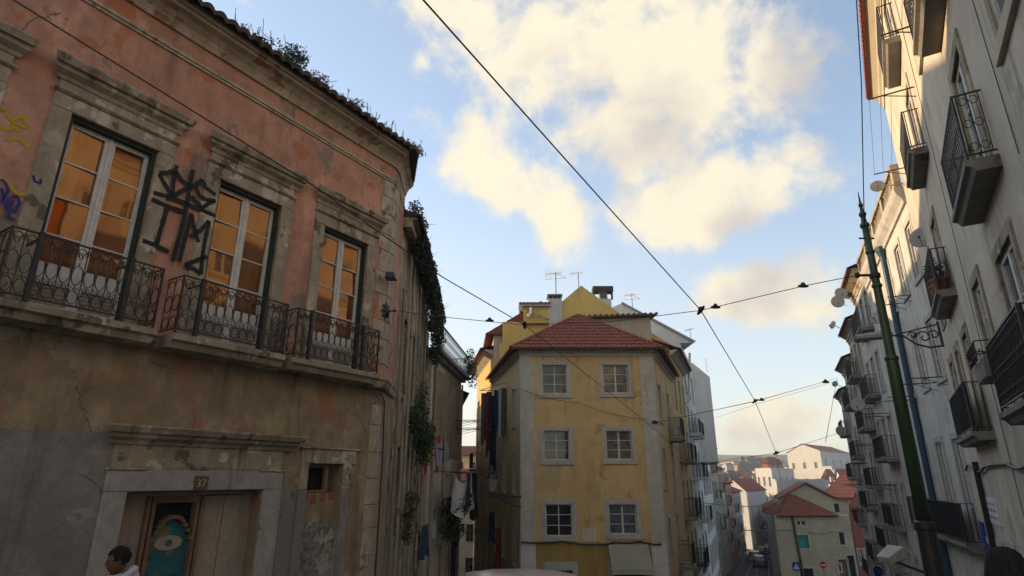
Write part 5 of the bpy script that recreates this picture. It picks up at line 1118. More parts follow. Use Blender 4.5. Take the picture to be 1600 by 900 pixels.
    for k, ((x0, y, x1, Y), l) in enumerate(zip(spec, lab)):
        m = ('whit', 'cream', 'white2', 'salmon', 'cream2')[k % 5]; mid = x0 + (x1 - x0) * random.uniform(.25, .45)
        town('distant_house', 'small distant house ' + l, [(x0, y, Y + 6), (mid, y, Y), (x1, y, Y + 7)], -16, m, ('gable', 'hip')[k % 2], (x1 - x0) * Y / 920 * .16, [(1, 3, 2, 1.2, 1.6, 2.8, 3.2), (0, 1, 2, 1.2, 1.6, 2.8, 3.2)], tw=1.1, ridge='BC', sur=.0)
build_town()

def trees():
    def tree(px, py, Y, h, w, label, m='leaf', kind='round', n=1500):
        random.seed(int(px)); (x, y), zc = spot(px, py, Y); zb = zc - h
        root = thing('tree' if kind != 'pine' else 'pine_tree', (x, y, zb), label, 'tree', 'trees on the far hill')
        mb = MB(); mb.tube([(x, y, zb - 6), (x + .1 * w, y, zb + h * .5), (x, y, zb + h * .95)], [w * .07, w * .05, w * .01], 7)
        for k in range(5): a = random.uniform(0, 6.3); mb.tube([(x, y, zb + h * .4), (x + math.cos(a) * w * .3, y + math.sin(a) * w * .3, zb + h * .7)], [w * .03, w * .01], 5)
        mb.build('trunk', 'bark', root)
        mb = MB()
        if kind == 'pine':
            for t in range(11): f = 1 - t / 11; z = zb + h * (.25 + .72 * t / 11); foliage(mb, (x, y, z), (w * .5 * f + .2, w * .5 * f + .2, h * .022), int(120 * f) + 20, .5)
        else:
            for k in range(12): a = random.uniform(0, 6.3); r = random.uniform(0, .36) * w; foliage(mb, (x + math.cos(a) * r, y + math.sin(a) * r, zb + h * random.uniform(.55, .95)), (w * .22, w * .22, h * .14), n // 12, .42)
        mb.build('crown', m, root)
    tree(1160, 711, 330, 12, 9, 'Norfolk pine with tiered branches on the skyline', 'leafd', 'pine')
    tree(1184, 714, 340, 12, 15, 'dense round tree, the biggest on the far hill', 'leafd'); tree(1173, 722, 330, 9, 16, 'lower round tree just left of the biggest one', 'leafd'); tree(1196, 719, 350, 10, 12, 'round tree touching the mansion roof', 'leaf')
    tree(1147, 737, 250, 9, 12, 'dark tree between the far left houses', 'leafd'); tree(1206, 716, 360, 8, 12, 'hazy tree behind the red loft', 'leaf'); tree(1135, 741, 215, 6, 9, 'small tree beside the left-most far house', 'leaf')
    tree(1166, 737, 262, 8, 10, 'tree in front of the low far houses, under the pine', 'leafd')
trees()

# ------------------------------------------------------------------ tram pole, lamps, wires
def pole():
    random.seed(5)
    Y = 8.0; x, y, _ = at(1421, 700, Y); top = at(1352, 345, Y)[2]; zb = ground_z(Y) - .1
    root = thing('tram_pole', (x, y, zb), 'green steel pole with a spiked finial carrying the overhead wires, at the right kerb', 'pole')
    z1 = at(1400, 560, Y)[2]; z2 = at(1440, 800, Y)[2] - .12
    mb = MB(); mb.lathe((x, y, 0), [(.082, z2), (.077, z1 - .05), (.073, z1), (.062, z1 + .07), (.059, z1 + .5), (.05, top - .75), (.045, top - .12)], 20); mb.build('shaft', 'green', root, smooth=True)
    mb = MB()
    for z, r in ((z1 + 1.05, .056), (top - .5, .05), (z1, .077)): mb.lathe((x, y, z - .03), [(r, 0), (r + .012, .015), (r + .012, .045), (r, .06)], 20)
    mb.build('collar', 'green', root)
    mb = MB(); mb.lathe((x, y, top - .12), [(.045, 0), (.066, .03), (.066, .06), (.042, .09), (.032, .17), (.05, .21), (.05, .24), (.026, .27), (.022, .34), (.034, .37), (.016, .42), (.004, .6)], 16); mb.build('finial', 'green', root, smooth=False)
    mb = MB(); mb.lathe((x, y, zb), [(.17, 0), (.17, .5), (.12, .62), (.105, z2 - zb - .1), (.118, z2 - zb - .08), (.118, z2 - zb), (.083, z2 - zb + .02)], 16); mb.build('base', 'iron', root)
    zc = at(1360, 430, Y)[2]
    mb = MB(); mb.lathe((x, y, zc - .05), [(.055, 0), (.072, .01), (.072, .07), (.055, .08)], 14); mb.tube([(x - .08, y, zc), (x - .28, y - .02, zc - .01)], .02, 6); mb.lathe((x - .25, y, zc - .04), [(.02, 0), (.035, .02), (.035, .06), (.02, .08)], 8); mb.build('wire_clamp', 'iron', root)
    mb = MB(); mb.tube([(x - .12, y, top - .28), (x + .1, y, top - .28)], .014, 5); mb.build('crossbar', 'iron', root)
    return (x, y, zc), (x, y, at(1345, 395, Y)[2])
PC, PT = pole()
def cable(label, pts, r=.009, sag=0, cat='cable', name='overhead_cable', group='overhead wires', smooth=12, clamps=()):
    P = [Vector(p) for p in pts]; out = []
    for a, b in zip(P, P[1:]):
        for k in range(smooth): t = k / smooth; q = a.lerp(b, t); q.z -= sag * 4 * t * (1 - t); out.append(q)
    out.append(P[-1]); mb = MB(); mb.base = tuple(P[0]); mb.tube(out, r, 5); o = tag(mb.build(name, 'iron'), label, cat, group)
    return o
def clamp(p, label, L_=.35, dirv=(0, 1, -.12), r=.03):
    d = Vector(dirv).normalized(); p = Vector(p); mb = MB(); mb.base = tuple(p); mb.tube([p - d * L_ / 2, p - d * L_ * .3, p + d * L_ * .3, p + d * L_ / 2], [r * .5, r, r, r * .5], 6); mb.blob(tuple(p + Vector((0, 0, .02))), r * 1.5, r * 1.5, r * 1.7, 8, 5); tag(mb.build('wire_clamp', 'iron'), label, 'clamp', 'clamps and insulators on the wires')
W1 = [at(656, -6, 3.6), at(878, 243, 5.6), at(1095, 485, 9.3), at(1180, 627, 16.6), at(1213, 708, 26), at(1225, 790, 58)]
cable('trolley wire running from the top centre down the middle of the street', W1[:5], .0085); cable('thin continuation of the trolley wire dropping behind the span wires', W1[4:], .01)
W2 = [at(18, -2, 4.4), at(490, 290, 6.1), at(690, 432, 8.2), at(820, 508, 10.6), at(1010, 660, 19.4), at(1078, 718, 28), at(1143, 782, 46)]
cable('trolley wire crossing the pink house from the top left towards the yellow house', W2, .0085)
hk = A_.pt(9.8, 3.72, .25)
cable('span wire from the pink house corner to the tram pole', [hk, at(690, 495, 11.2), W2[3], at(950, 503, 10), W1[2], at(1255, 447, 8.6), (PC[0] - .28, PC[1] - .02, PC[2] - .01)], .0065)
cable('second span wire between the yellow house corner and the right row', [YF.pt(YW, YF.uz(1010, 660)[1], .05), W1[3], R2.px(1308, 591, .1)], .010)
cable('third span wire low over the lower street', [at(1112, 722, 55), W1[4], R2.px(1325, 672, .1)], .012)
cable('thin vertical stay hanging from the span wire beside the right row', [R2.px(1308, 591, .3), at(1290, 690, 24)], .012)
cable('upper wire dropping from the top edge to the pole finial', [at(1338, -5, 6.0), at(1346, 130, 6.8), (PT[0] - .02, PT[1], PT[2] + .35)], .007)
cable('dark cable strung across the lower street above the pyramid roof', [at(1092, 785, 44), at(1150, 791, 50), at(1212, 792, 58), at(1242, 792, 61)], .03)
cable('dark cable strung across the lower street below the pyramid roof eaves', [at(1140, 828, 52), at(1190, 829, 56), at(1240, 829, 61)], .035)
cable('slack cable drooping over the front of the pyramid-roof house', [at(1262, 832, 61.8), at(1300, 831, 61.8), at(1333, 825, 61.5)], .02, sag=.15)
cable('slack telephone wire drooping across the yellow house front', [YF.px(795, 603, .1), YF.px(811, 606, .12), YF.px(905, 629, .12), YF.px(1012, 655, .1)], .010, sag=.14)
cable('thick cable bundle drooping along the yellow house front below the windows', [YF.px(814, 847, .08), YF.px(880, 846, .08), YF.px(933, 851, .1), YF.px(960, 847, .08), YF.px(1000, 846, .08), YF.px(1034, 850, .08)], .035, sag=.05)
cable('cable looping down the pink house corner under the belt course', [A_.pt(9.2, 1.86, .12), A_.pt(9.75, 1.80, .06), A_.pt(9.95, 1.65, -.02), A_.pt(10.03, .5, -.05), A_.pt(10.05, -3, -.05)], .02)
cable('second thin wire across the street at the skyline, right row to oriel house', [at(1112, 655, 50), at(1180, 632, 30), R2.px(1312, 594, .3)], .008)
clamp(W1[2], 'clamp on the central trolley wire where the span wire meets it'); clamp(W2[3], 'clamp where the span wire meets the wire above the red hipped roof'); clamp(W1[3], 'clamp on the trolley wire above the far town', .4, r=.03); clamp(W1[4], 'clamp on the trolley wire just over the skyline house', .6, r=.045)
for i, (p, l) in enumerate(((at(690, 495, 11.2), 'insulator on the span wire near the overgrown house'), (at(765, 501, 10.9), 'second insulator on the span wire, left of the yellow roof'), (at(1255, 447, 8.6), 'insulator on the span wire close to the tram pole'), (at(1118, 480, 9.2), 'insulator just right of the central wire clamp'), (at(1190, 625, 16), 'insulator right of the clamp above the far town'), (at(1290, 597, 13), 'insulator at the right end of the second span wire'))): clamp(p, l, .16, (1, .05, .02), .026)
clamp(YF.pt(YW - .1, YF.uz(1008, 660)[1], .08), 'hook fixing the span wire to the yellow house corner', .3, (1, 0, 0), .05)
# fittings on the pink house corner
rs = thing('wire_anchor', A_.pt(9.8, 3.72, .02), 'black star-shaped iron anchor holding the span wire on the pink house corner', 'anchor')
mb = MB(); p = A_.pt(9.72, 3.72, .06)
for a in range(4): ca, sa = math.cos(R(45 * a)), math.sin(R(45 * a)); mb.tube([A_.pt(9.72 - .13 * ca, 3.72 - .2 * sa, .05), A_.pt(9.72, 3.72, .09), A_.pt(9.72 + .13 * ca, 3.72 + .2 * sa, .05)], [.02, .05, .02], 6)
mb.build('plate', 'iron', rs); mb = MB(); mb.tube([A_.pt(9.72, 3.72, .06), hk], .02, 5); mb.blob(hk, .04, .04, .04, 8, 5); mb.build('eye_bolt', 'iron', rs)
fl = thing('floodlight', A_.pt(9.7, 4.55, .03), 'small old floodlight pointing down from the quoins above the wire anchor', 'light')
mb = MB(); mb.tube([A_.pt(9.85, 4.62, 0), A_.pt(9.66, 4.55, .22)], .03, 6); mb.build('arm', 'iron', fl)
mb = MB(); q = A_.pt(9.62, 4.5, .24); mb.prism([(q[0] + a * .09, q[1] + b * .13, q[2] + .08) for a, b in ((-1, -1), (1, -1), (1, 1), (-1, 1))], [(q[0] + a * .12, q[1] + b * .15, q[2] - .05) for a, b in ((-1, -1), (1, -1), (1, 1), (-1, 1))][::1]); mb.build('housing', 'iron', fl)

def street_lamp():
    F = R1; u, z = F.uz(1464, 520, .0)
    b0 = F.pt(20.6, 4.05, .02); root = thing('street_lamp', b0, 'grey street lamp on an ornate black scroll bracket across the tram pole', 'street lamp')
    d = Vector((F.n[0], F.n[1], .0)) * 1.25; L_ = d.length; e = d.normalized(); up = Vector((0, 0, 1)); B0 = Vector(b0)
    P = lambda s, t: B0 + e * s + up * t
    mb = MB(); k = L_ * .72; mb.tube([P(-.0, .22), P(L_ * .86, .04)], .022, 6); mb.tube([P(0, -.45), P(0, .3)], .05, 6)
    mb.tube([P(0, -.42), P(k * .35, -.44), P(k * .7, -.3), P(k, -.02), P(k * 1.5, .05)], .028, 6)
    for cx, cz, r in ((.45 * k, -.12, .2), (.75 * k, -.04, .12), (.18 * k, -.08, .15)):
        mb.tube([P(cx + r * (1 - t * .8) * math.cos(7.5 * t), cz + r * (1 - t * .8) * math.sin(7.5 * t)) for t in [i / 16 for i in range(17)]], .022, 5)
    mb.build('bracket', 'iron', root)
    a = P(L_ * .92, .06); b = a + e * .95; s = Vector((-e.y, e.x, 0)).normalized()
    mb = MB(); ring = lambda c, w, h: [c + s * w * x + up * h * y for x, y in ((-1, -.6), (1, -.6), (1, .3), (.5, 1), (-.5, 1), (-1, .3))]
    mb.prism(ring(a, .08, .06), ring(a + e * .14, .19, .13), True); mb.prism(ring(a + e * .141, .19, .13), ring(b, .15, .09)); mb.build('lamp_head', 'dish', root)
    mb = MB(); mb.prism([a + e * .18 + s * .1 - up * .055, a + e * .18 - s * .1 - up * .055, b - e * .08 - s * .09 - up * .04, b - e * .08 + s * .09 - up * .04][::-1], [a + e * .22 + s * .07 - up * .12, a + e * .22 - s * .07 - up * .12, b - e * .14 - s * .06 - up * .1, b - e * .14 + s * .06 - up * .1][::-1]); mb.build('diffuser', 'lampg', root)
street_lamp()
def low_lamp():
    p = Vector(R2.px(1415, 862, .4)); p = Vector(at(1392, 868, 10)); root = thing('street_lamp', tuple(p), 'tilted cream floodlight box low beside the pole base, over the doorway', 'lamp')
    e = Vector((.9, .25, .35)).normalized(); s = Vector((-.2, .95, 0)).normalized(); up = e.cross(s); mb = MB()
    mb.prism([p - e * .17 + s * a * .12 + up * b * .05 for a, b in ((-1, -1), (1, -1), (1, 1), (-1, 1))], [p + e * .17 + s * a * .16 + up * b * .09 for a, b in ((-1, -1), (1, -1), (1, 1), (-1, 1))]); mb.build('housing', 'palestone', root, bevel=.01)
    mb = MB(); mb.tube([tuple(p - e * .1), tuple(p + Vector((.9, .5, -.35)))], .02, 5); mb.build('arm', 'iron', root)
low_lamp()
def lantern():
    x, y, z = at(769, 757, 26.6); root = thing('wall_lantern', (x, y, z), 'old glazed street lantern on a scroll bracket at the yellow house corner', 'lantern')
    mb = MB(); mb.lathe((x, y, z - .3), [(.1, 0), (.14, .04), (.24, .52), (.22, .54)], 6); mb.build('glazing', 'lampg', root)
    mb = MB(); mb.lathe((x, y, z + .24), [(.28, 0), (.26, .05), (.12, .2), (.14, .24), (.05, .32), (.02, .42)], 6); mb.build('cap', 'iron', root)
    zb = at(769, 772, 26.6)[2] - .1; c = YF.pt(.02, zb, .0); mb = MB(); mb.tube([(x, y, zb), (c[0], c[1] - .02, zb)], .03, 6); mb.tube([(x, y, zb), (x, y, z - .28)], .03, 5)
    L_ = c[0] - x
    mb.tube([(x + L_ * (.1 + .9 * t), y, zb - .42 * math.sin(t * 1.8) * t ** .3) for t in [i / 10 for i in range(11)]], .025, 5)
    for cx, r in ((.5, .16), (.78, .2)): mb.tube([(x + L_ * cx + r * (1 - t * .8) * math.cos(7 * t), y, zb - .2 + r * (1 - t * .8) * math.sin(7 * t)) for t in [i / 14 for i in range(15)]], .018, 4)
    mb.build('bracket', 'iron', root)
lantern()

# ------------------------------------------------------------------ roof antennas, dishes, racks
def antenna(px, py0, py1, Y, label, s=1., kind=0):
    x, y, z0 = at(px, py1, Y); z1 = at(px, py0, Y)[2]; root = thing('tv_antenna', (x, y, z0), label, 'antenna', 'rooftop television antennas')
    mb = MB(); mb.tube([(x, y, z0), (x, y, z1)], .025 * s, 5); mb.build('mast', 'steel', root)
    mb = MB(); zt = z1 - .12; a = .5 * s
    mb.tube([(x - a, y - .2, zt - .1), (x + a * .5, y + .1, zt + .1)], .015 * s, 4)
    for i in range(7):
        t = i / 6; c = Vector((x - a + 1.5 * a * t, y - .2 + .3 * t, zt - .1 + .2 * t)); h = .28 * s * (1 - .4 * t); mb.tube([c + Vector((-.12 * s, .3 * s, -h * kind)), c - Vector((-.12 * s, .3 * s, -h * kind))], .009 * s, 3); mb.tube([c - Vector((0, 0, h * .6)), c + Vector((0, 0, h * .6))], .008 * s, 3)
    if kind: mb.tube([(x - .5 * s, y, z1 - .5), (x + .5 * s, y, z1 - .4)], .01 * s, 3); mb.tube([(x, y, z1 - .1), (x + .5 * s, y - .2, z1 - .45)], .01 * s, 3)
    mb.build('elements', 'steel', root)
antenna(869, 425, 463, 35.3, 'tall antenna standing on the white chimney', 1.3, 1); antenna(905, 425, 468, 35.1, 'antenna at the peak of the yellow gable', 1.1); antenna(989, 459, 492, 43, 'antenna rising right of the vent chimney', 1.2, 1)
antenna(1139, 722, 752, 90, 'thin antenna on the left skyline beside the oriel house', 2.2); antenna(1080, 513, 535, 43.9, 'bare stay mast at the end of the white gable', .8); antenna(1105, 560, 582, 58, 'bare stay mast at the end of the oriel roof', .9)
def dish(p, r, d, label, col_='dish', base=None):
    r *= .78
    d = Vector(d).normalized(); p = Vector(p); s = d.cross(Vector((0, 0, 1))).normalized(); u = s.cross(d)
    root = thing('satellite_dish', tuple(p), label, 'satellite dish', 'satellite dishes on the walls and roofs'); mb = MB(); n = 20; V = []; F_ = []
    for side in (0, 1):
        for k in range(5):
            rr = r * (k / 4); 
            for j in range(n): a = 2 * math.pi * j / n; V.append(tuple(p + s * rr * math.cos(a) + u * rr * 1.08 * math.sin(a) + d * (.22 * r * (k / 4) ** 2 - side * .02)))
    for side in (0, 1):
        for k in range(4):
            for j in range(n): o = side * 5 * n; F_.append((o + k * n + j, o + (k + 1) * n + j, o + (k + 1) * n + (j + 1) % n, o + k * n + (j + 1) % n))
    for j in range(n): F_.append((4 * n + j, 9 * n + j, 9 * n + (j + 1) % n, 4 * n + (j + 1) % n))
    mb.v = V; mb.f = F_; mb.build('reflector', col_, root, smooth=True)
    mb = MB(); q = p + d * r * .95 - u * r * .5; mb.tube([p - u * r * .95 + d * .1 * r, q], .012, 4); mb.tube([q - d * .05, q + d * .06], .035, 6); mb.build('receiver', 'steel', root)
    if base is not None: mb = MB(); mb.tube([tuple(p - d * .02), tuple(Vector(base))], .02, 5); mb.build('arm', 'steel', root)
q = R1.pt(19.5, 7.8, .45)
dish(at(1442, 372, 15.5), .42, (-.75, -.6, .35), 'big pale dish beside the planted balcony', base=R1.pt(19.0, 6.0, 0))
dish(at(1371, 292, 17.6), .28, (-.5, -.8, .3), 'small dish high at the end of the beige house eaves', base=R1.pt(21.9, 9.4, 0))
for (px, py, Y, r, l, d) in ((1314, 459, 27.5, .36, 'upper of two grey dishes at the red eaves', (-.3, -.9, .2)), (1309, 472, 27.2, .38, 'lower of two grey dishes at the red eaves', (-.4, -.85, .2)), (1302, 508, 31, .27, 'cream dish edge-on below the two grey dishes', (-.95, -.2, .3)),
    (1314, 674, 30, .32, 'dark grey dish over the skyline house', (-.2, -.95, .2)), (1372, 496, 20, .30, 'bluish dish on the gable end behind the pole', (-.9, -.3, .3)), (1341, 633, 20.5, .3, 'small square-edged dish on a balcony of the row', (-.6, -.7, .3)), (1305, 600, 32, .2, 'tiny dish at the end of the second span wire', (-.7, -.6, .3))):
    dish(at(px, py, Y), r, d, l, base=R2.px(px + 14, py + 6, 0) if Y > 15 else None)
dish(at(1124, 792, 60), .9, (.3, -.9, .3), 'large pale dish on the lower left row', base=at(1112, 800, 60)); dish(at(829, 487, 34.6), .38, (-.8, -.5, .2), 'tilted dish beside the white chimney', base=TG.px(858, 500, .33)); dish(at(843, 494, 34.4), .16, (-.6, -.7, .2), 'little dish arm below the tilted dish', base=TG.px(857, 498, .33))
def rack(F, u, z, w, L_, label, dz=.25):
    root = thing('drying_rack', F.pt(u, z, 0), label, 'drying rack', 'iron drying racks on the house fronts')
    for uu in (u, u + L_): mb = MB(); mb.tube([F.pt(uu, z, 0), F.pt(uu, z, w)], .018, 5); mb.tube([F.pt(uu, z - dz, 0), F.pt(uu, z, w * .7)], .012, 4); mb.build('arm', 'iron', root)
    mb = MB()
    for k in range(3): mb.tube([F.pt(u, z, w * (.5 + .24 * k)), F.pt(u + L_, z - .02, w * (.5 + .24 * k))], .006, 3)
    mb.build('lines', 'steel', root)
rack(R1, 14.4, 8.45, .9, 4.2, 'rack of the top floor, highest on the beige house'); rack(R1, 9.0, 7.95, .7, 2.4, 'rack above the upper near balcony, at the top edge'); rack(R2, .1, 2.95, .9, 1.3, 'rack under the first window behind the lamp bracket'); rack(R2, 4.5, 2.9, .9, 1.3, 'rack under the window beside the tram pole'); rack(R2, 2.2, 6.15, .7, 1.1, 'small rack under the top middle window of the balustrade house')
for i, (u, z) in enumerate(((11, 2.9), (13.2, -.3), (16.5, 1.8), (18.4, -1.4), (21.5, .9), (23.8, -1.9), (27, -.4))): rack(R2, u, z, 1.1, 1.6, ('rack beneath the red eaves house windows', 'rack on the second floor of the red eaves house', 'rack high on the grey balcony house', 'rack low on the grey balcony house', 'rack on the green screened house', 'rack low on the green screened house', 'rack on the last house of the row')[i])
rack(TERR and GF, 5.6, GF.uz(700, 664)[1], 1.7, .9, 'upper rack projecting over the lane from the terrace house'); rack(GF, 5.8, GF.uz(700, 650)[1], 1.5, .8, 'topmost rack projecting over the lane from the terrace house'); rack(GF, 5.4, GF.uz(700, 832)[1], 2.2, 1.2, 'lower rack projecting over the lane below the black garment')

# ------------------------------------------------------------------ laundry and pots
def laundry():
    random.seed(101)
    rk = thing('clothes_rack', at(770, 612, 33), 'rail of hanging clothes at the upper left flank of the yellow house', 'clothes rack'); z = at(770, 610, 33)[2]
    mb = MB(); a = at(750, 610, 34); b = at(795, 603, 30.5); mb.tube([a, (b[0], b[1], z + .1)], .02, 5); mb.build('rail', 'iron', rk); mb = MB(); mb.tube([a, (a[0] + 1.2, a[1], a[2])], .02, 5); mb.build('arm', 'iron', rk)
    items = [(752, 763, 614, 78, 'cl_g', 'grey blue shirt, leftmost on the rail'), (760, 769, 612, 96, 'cl_r', 'dark red garment second on the rail'), (765, 776, 618, 110, 'cl_d', 'dark patterned trousers, the longest hanging piece'), (772, 780, 610, 60, 'cl_b', 'blue shirt behind the dark trousers'), (778, 785, 608, 66, 'cloudw', 'pale towel near the right end of the rail'), (783, 792, 606, 70, 'cl_g', 'grey teal sheet at the right end of the rail')]
    for i, (x0, x1, y, h, m, l) in enumerate(items): Y = 33 - i * .45; a = at(x0, y, Y); b = at(x1, y, Y); hang('garment', (a[0], a[1], a[2]), (b[0], b[1] + .1, a[2]), h / 29, m, l, wave=.07, seed=i, taper=.1)
    a = at(714, 676, 33); b = at(720, 676, 33); hang('garment', a, (b[0], b[1], a[2]), 1.9, 'cl_n', 'brown pointed garment hanging against the bright lane sky', taper=-1.2, seed=3); a = at(706, 672, 31); hang('garment', a, (a[0] + .12, a[1], a[2]), 1.4, 'cl_d', 'thin dark garment beside the terrace house edge', taper=-1.5, seed=4)
    a = at(775, 825, 28.5); b = at(784, 825, 28); hang('garment', a, (b[0], b[1], a[2]), 1.9, 'cl_r', 'bright red cloth hanging low in the dark lane', seed=8); a = at(765, 800, 29); b = at(773, 800, 28.6); hang('garment', a, (b[0], b[1], a[2]), 1.3, 'cl_d', 'black cloth left of the bright red one', seed=9)
    a = at(705, 845, 27.5); b = at(713, 845, 27.5); hang('garment', a, (b[0], b[1], a[2]), 1.6, 'cl_d', 'black garment hanging low beside the terrace house', seed=12); a = at(660, 822, 21); b = at(669, 822, 22); hang('garment', a, (b[0], b[1], a[2]), 1.0, 'cl_b', 'blue cloth low on the alley wall', seed=13)
    a = YR.pt(6.4, -4.5, .75); b = YR.pt(8.2, -4.5, .75); hang('sheet', a, b, 1.2, 'cloudw', 'white sheet over the right flank of the yellow house', group='laundry over the street', seed=14)
    # red pots on the planted balcony of the beige house
    for i, (u, w) in enumerate(((16.1, .2), (16.7, .2))):
        p = R1.pt(u, 4.02, w); root = thing('flower_pot', p, ('terracotta pot with a sprawling plant, nearer of two' , 'terracotta pot with a sprawling plant, farther of two')[i] + ' on the dish balcony', 'flower pot', 'pots on the balconies'); mb = MB(); mb.lathe(p, [(.12, 0), (.18, .3), (.2, .3), (.2, .36), (.15, .36)], 12); mb.build('pot', 'terracotta', root); mb = MB(); foliage(mb, (p[0], p[1], p[2] + .6), (.25, .25, .3), 200, .035); mb.build('plant', 'leaf', root)
laundry()

# ------------------------------------------------------------------ signs and cars
def signs():
    x, y, z = at(1286, 882, 58); root = thing('no_entry_sign', (x, y, ground_z(58)), 'round red no-entry sign in front of the pyramid-roof house', 'road sign')
    mb = MB(); mb.tube([(x, y + .04, ground_z(58) - .2), (x, y + .04, z + .3)], .035, 6); mb.build('post', 'steel', root)
    z -= .05
    def disc(r, y0, y1, sx=1, n=24): m = MB(); m.prism([(x + r * math.cos(2 * math.pi * i / n), y0, z + r * math.sin(2 * math.pi * i / n)) for i in range(n)], [(x + r * math.cos(2 * math.pi * i / n), y1, z + r * math.sin(2 * math.pi * i / n)) for i in range(n)]); return m
    d = disc(.30, y - .02, y).build('disc', 'signr', root); mb = MB(); mb.box(x - .22, x + .22, y - .028, y - .021, z - .05, z + .05); mb.build('bar', 'signw', d)
    x, y, z = at(1244, 885, 59); root = thing('crossing_sign', (x, y, ground_z(59)), 'square blue pedestrian crossing sign with a white triangle, by the green pipe', 'road sign')
    mb = MB(); mb.tube([(x, y + .04, ground_z(59) - .2), (x, y + .04, z + .3)], .035, 6); mb.build('post', 'steel', root)
    mb = MB(); mb.box(x - .36, x + .36, y - .02, y, z - .36, z + .36); b = mb.build('board', 'signb', root); mb = MB(); mb.prism([(x - .26, y - .028, z - .22), (x + .26, y - .028, z - .22), (x, y - .028, z + .25)], [(x - .26, y - .022, z - .22), (x + .26, y - .022, z - .22), (x, y - .022, z + .25)]); t = mb.build('triangle', 'signw', b)
    mb = MB(); mb.tube([(x - .02, y - .035, z + .06), (x, y - .035, z - .04), (x - .09, y - .035, z - .18)], .02, 4); mb.tube([(x, y - .035, z - .04), (x + .08, y - .035, z - .18)], .02, 4); mb.tube([(x - .09, y - .035, z), (x + .08, y - .035, z - .02)], .015, 4); mb.blob((x - .02, y - .035, z + .1), .03, .01, .03, 8, 5); mb.build('walking_figure', 'ink', b)
    x, y, z = R2.px(1372, 893, .3); root = thing('round_blue_sign', (x, y, z), 'small round blue sign low on the right row', 'road sign'); n = 20
    mb = MB(); mb.prism([(x + .3 * math.cos(2 * math.pi * i / n), y, z + .3 * math.sin(2 * math.pi * i / n)) for i in range(n)], [(x + .3 * math.cos(2 * math.pi * i / n), y + .02, z + .3 * math.sin(2 * math.pi * i / n)) for i in range(n)]); mb.build('disc', 'signb', root); mb = MB(); mb.tube([(x, y + .03, z), R2.pt(R2.uz(1372, 893, .3)[0], z, 0)], .02, 4); mb.build('arm', 'steel', root)
signs()
def car(loc, rz, m, label, dim=(4.1, 1.72, 1.45), slope=0, group='cars on the street'):
    L_, W, H = dim; root = thing('parked_car', loc, label, 'car', group); root.rotation_euler = (0, slope, rz)
    sec = [(-.5, .28, .55), (-.495, .40, .62), (-.44, .22, .95), (-.30, .2, .98)]
    def loft(mb, rings):
        n = len(mb.v); k = len(rings[0])
        for r in rings: mb.v += r
        for i in range(len(rings) - 1):
            for j in range(k): mb.f.append((n + i * k + j, n + i * k + (j + 1) % k, n + (i + 1) * k + (j + 1) % k, n + (i + 1) * k + j))
        mb.f.append(tuple(n + j for j in reversed(range(k)))); mb.f.append(tuple(n + (len(rings) - 1) * k + j for j in range(k)))
    def build(mb, name, m_, par, sm=True):
        me = bpy.data.meshes.new(name); me.from_pydata([tuple(v) for v in mb.v], [], mb.f); me.materials.append(M[m_]); o = bpy.data.objects.new(name, me); col.objects.link(o); o.parent = par
        if sm:
            for p in me.polygons: p.use_smooth = True
            s_ = o.modifiers.new('bev', 'BEVEL'); s_.width = .03; s_.segments = 2
        return o
    mb = MB(); R_ = []
    for x, zt, w in ((-.5, .55, .42), (-.48, .78, .47), (-.38, .92, .5), (-.15, .97, .5), (.2, .95, .5), (.36, .88, .49), (.46, .72, .46), (.5, .5, .4)):
        R_.append([(x * L_, -w * W * .94, .22), (x * L_, -w * W, .5), (x * L_, -w * W * .96, zt), (x * L_, w * W * .96, zt), (x * L_, w * W, .5), (x * L_, w * W * .94, .22)])
    loft(mb, R_); body = build(mb, 'body', m, root)
    mb = MB(); loft(mb, [[(x * L_, -w * W, z0), (x * L_, -w2 * W, z1), (x * L_, w2 * W, z1), (x * L_, w * W, z0)] for x, z0, z1, w, w2 in ((-.46, .88, .92, .45, .43), (-.37, .9, H - .07, .46, .36), (-.25, .93, H - .015, .47, .37), (.02, .93, H - .03, .47, .37), (.12, .92, H - .1, .46, .37), (.28, .9, .93, .45, .44))]); build(mb, 'windows', 'glassd', root)
    mb = MB(); loft(mb, [[(x * L_, -.375 * W, z - .03), (x * L_, -.36 * W, z), (x * L_, 0, z + .03), (x * L_, .36 * W, z), (x * L_, .375 * W, z - .03)] for x, z in ((-.375, H - .06), (-.25, H), (-.1, H + .015), (.03, H - .01), (.125, H - .08))]); build(mb, 'roof_panel', m, root)
    for sx in (-.31, .31):
        for sy in (-1, 1):
            mb = MB(); n = 18; rr = .31
            mb.prism([(sx * L_ + rr * math.cos(2 * math.pi * i / n), sy * (W / 2 - .19), rr + rr * math.sin(2 * math.pi * i / n)) for i in range(n)], [(sx * L_ + rr * math.cos(2 * math.pi * i / n), sy * (W / 2 + .01), rr + rr * math.sin(2 * math.pi * i / n)) for i in range(n)]); w = build(mb, 'wheel', 'rubber', root, False)
            mb = MB(); rr2 = .19; mb.prism([(sx * L_ + rr2 * math.cos(2 * math.pi * i / n), sy * (W / 2 + .008), rr + rr2 * math.sin(2 * math.pi * i / n)) for i in range(n)], [(sx * L_ + rr2 * math.cos(2 * math.pi * i / n), sy * (W / 2 + .025), rr + rr2 * math.sin(2 * math.pi * i / n)) for i in range(n)]); build(mb, 'rim', 'dish', w, False)
    for sy in (-1, 1):
        mb = MB(); mb.box(-.497 * L_, -.48 * L_, sy * .3 * W - .12 * W, sy * .3 * W + .12 * W, .6, .75); build(mb, 'tail_light', 'signr', root, False); mb = MB(); mb.box(.46 * L_, .485 * L_, sy * .3 * W - .1 * W, sy * .3 * W + .1 * W, .55, .68); build(mb, 'headlight', 'lampg', root, False)
    return root
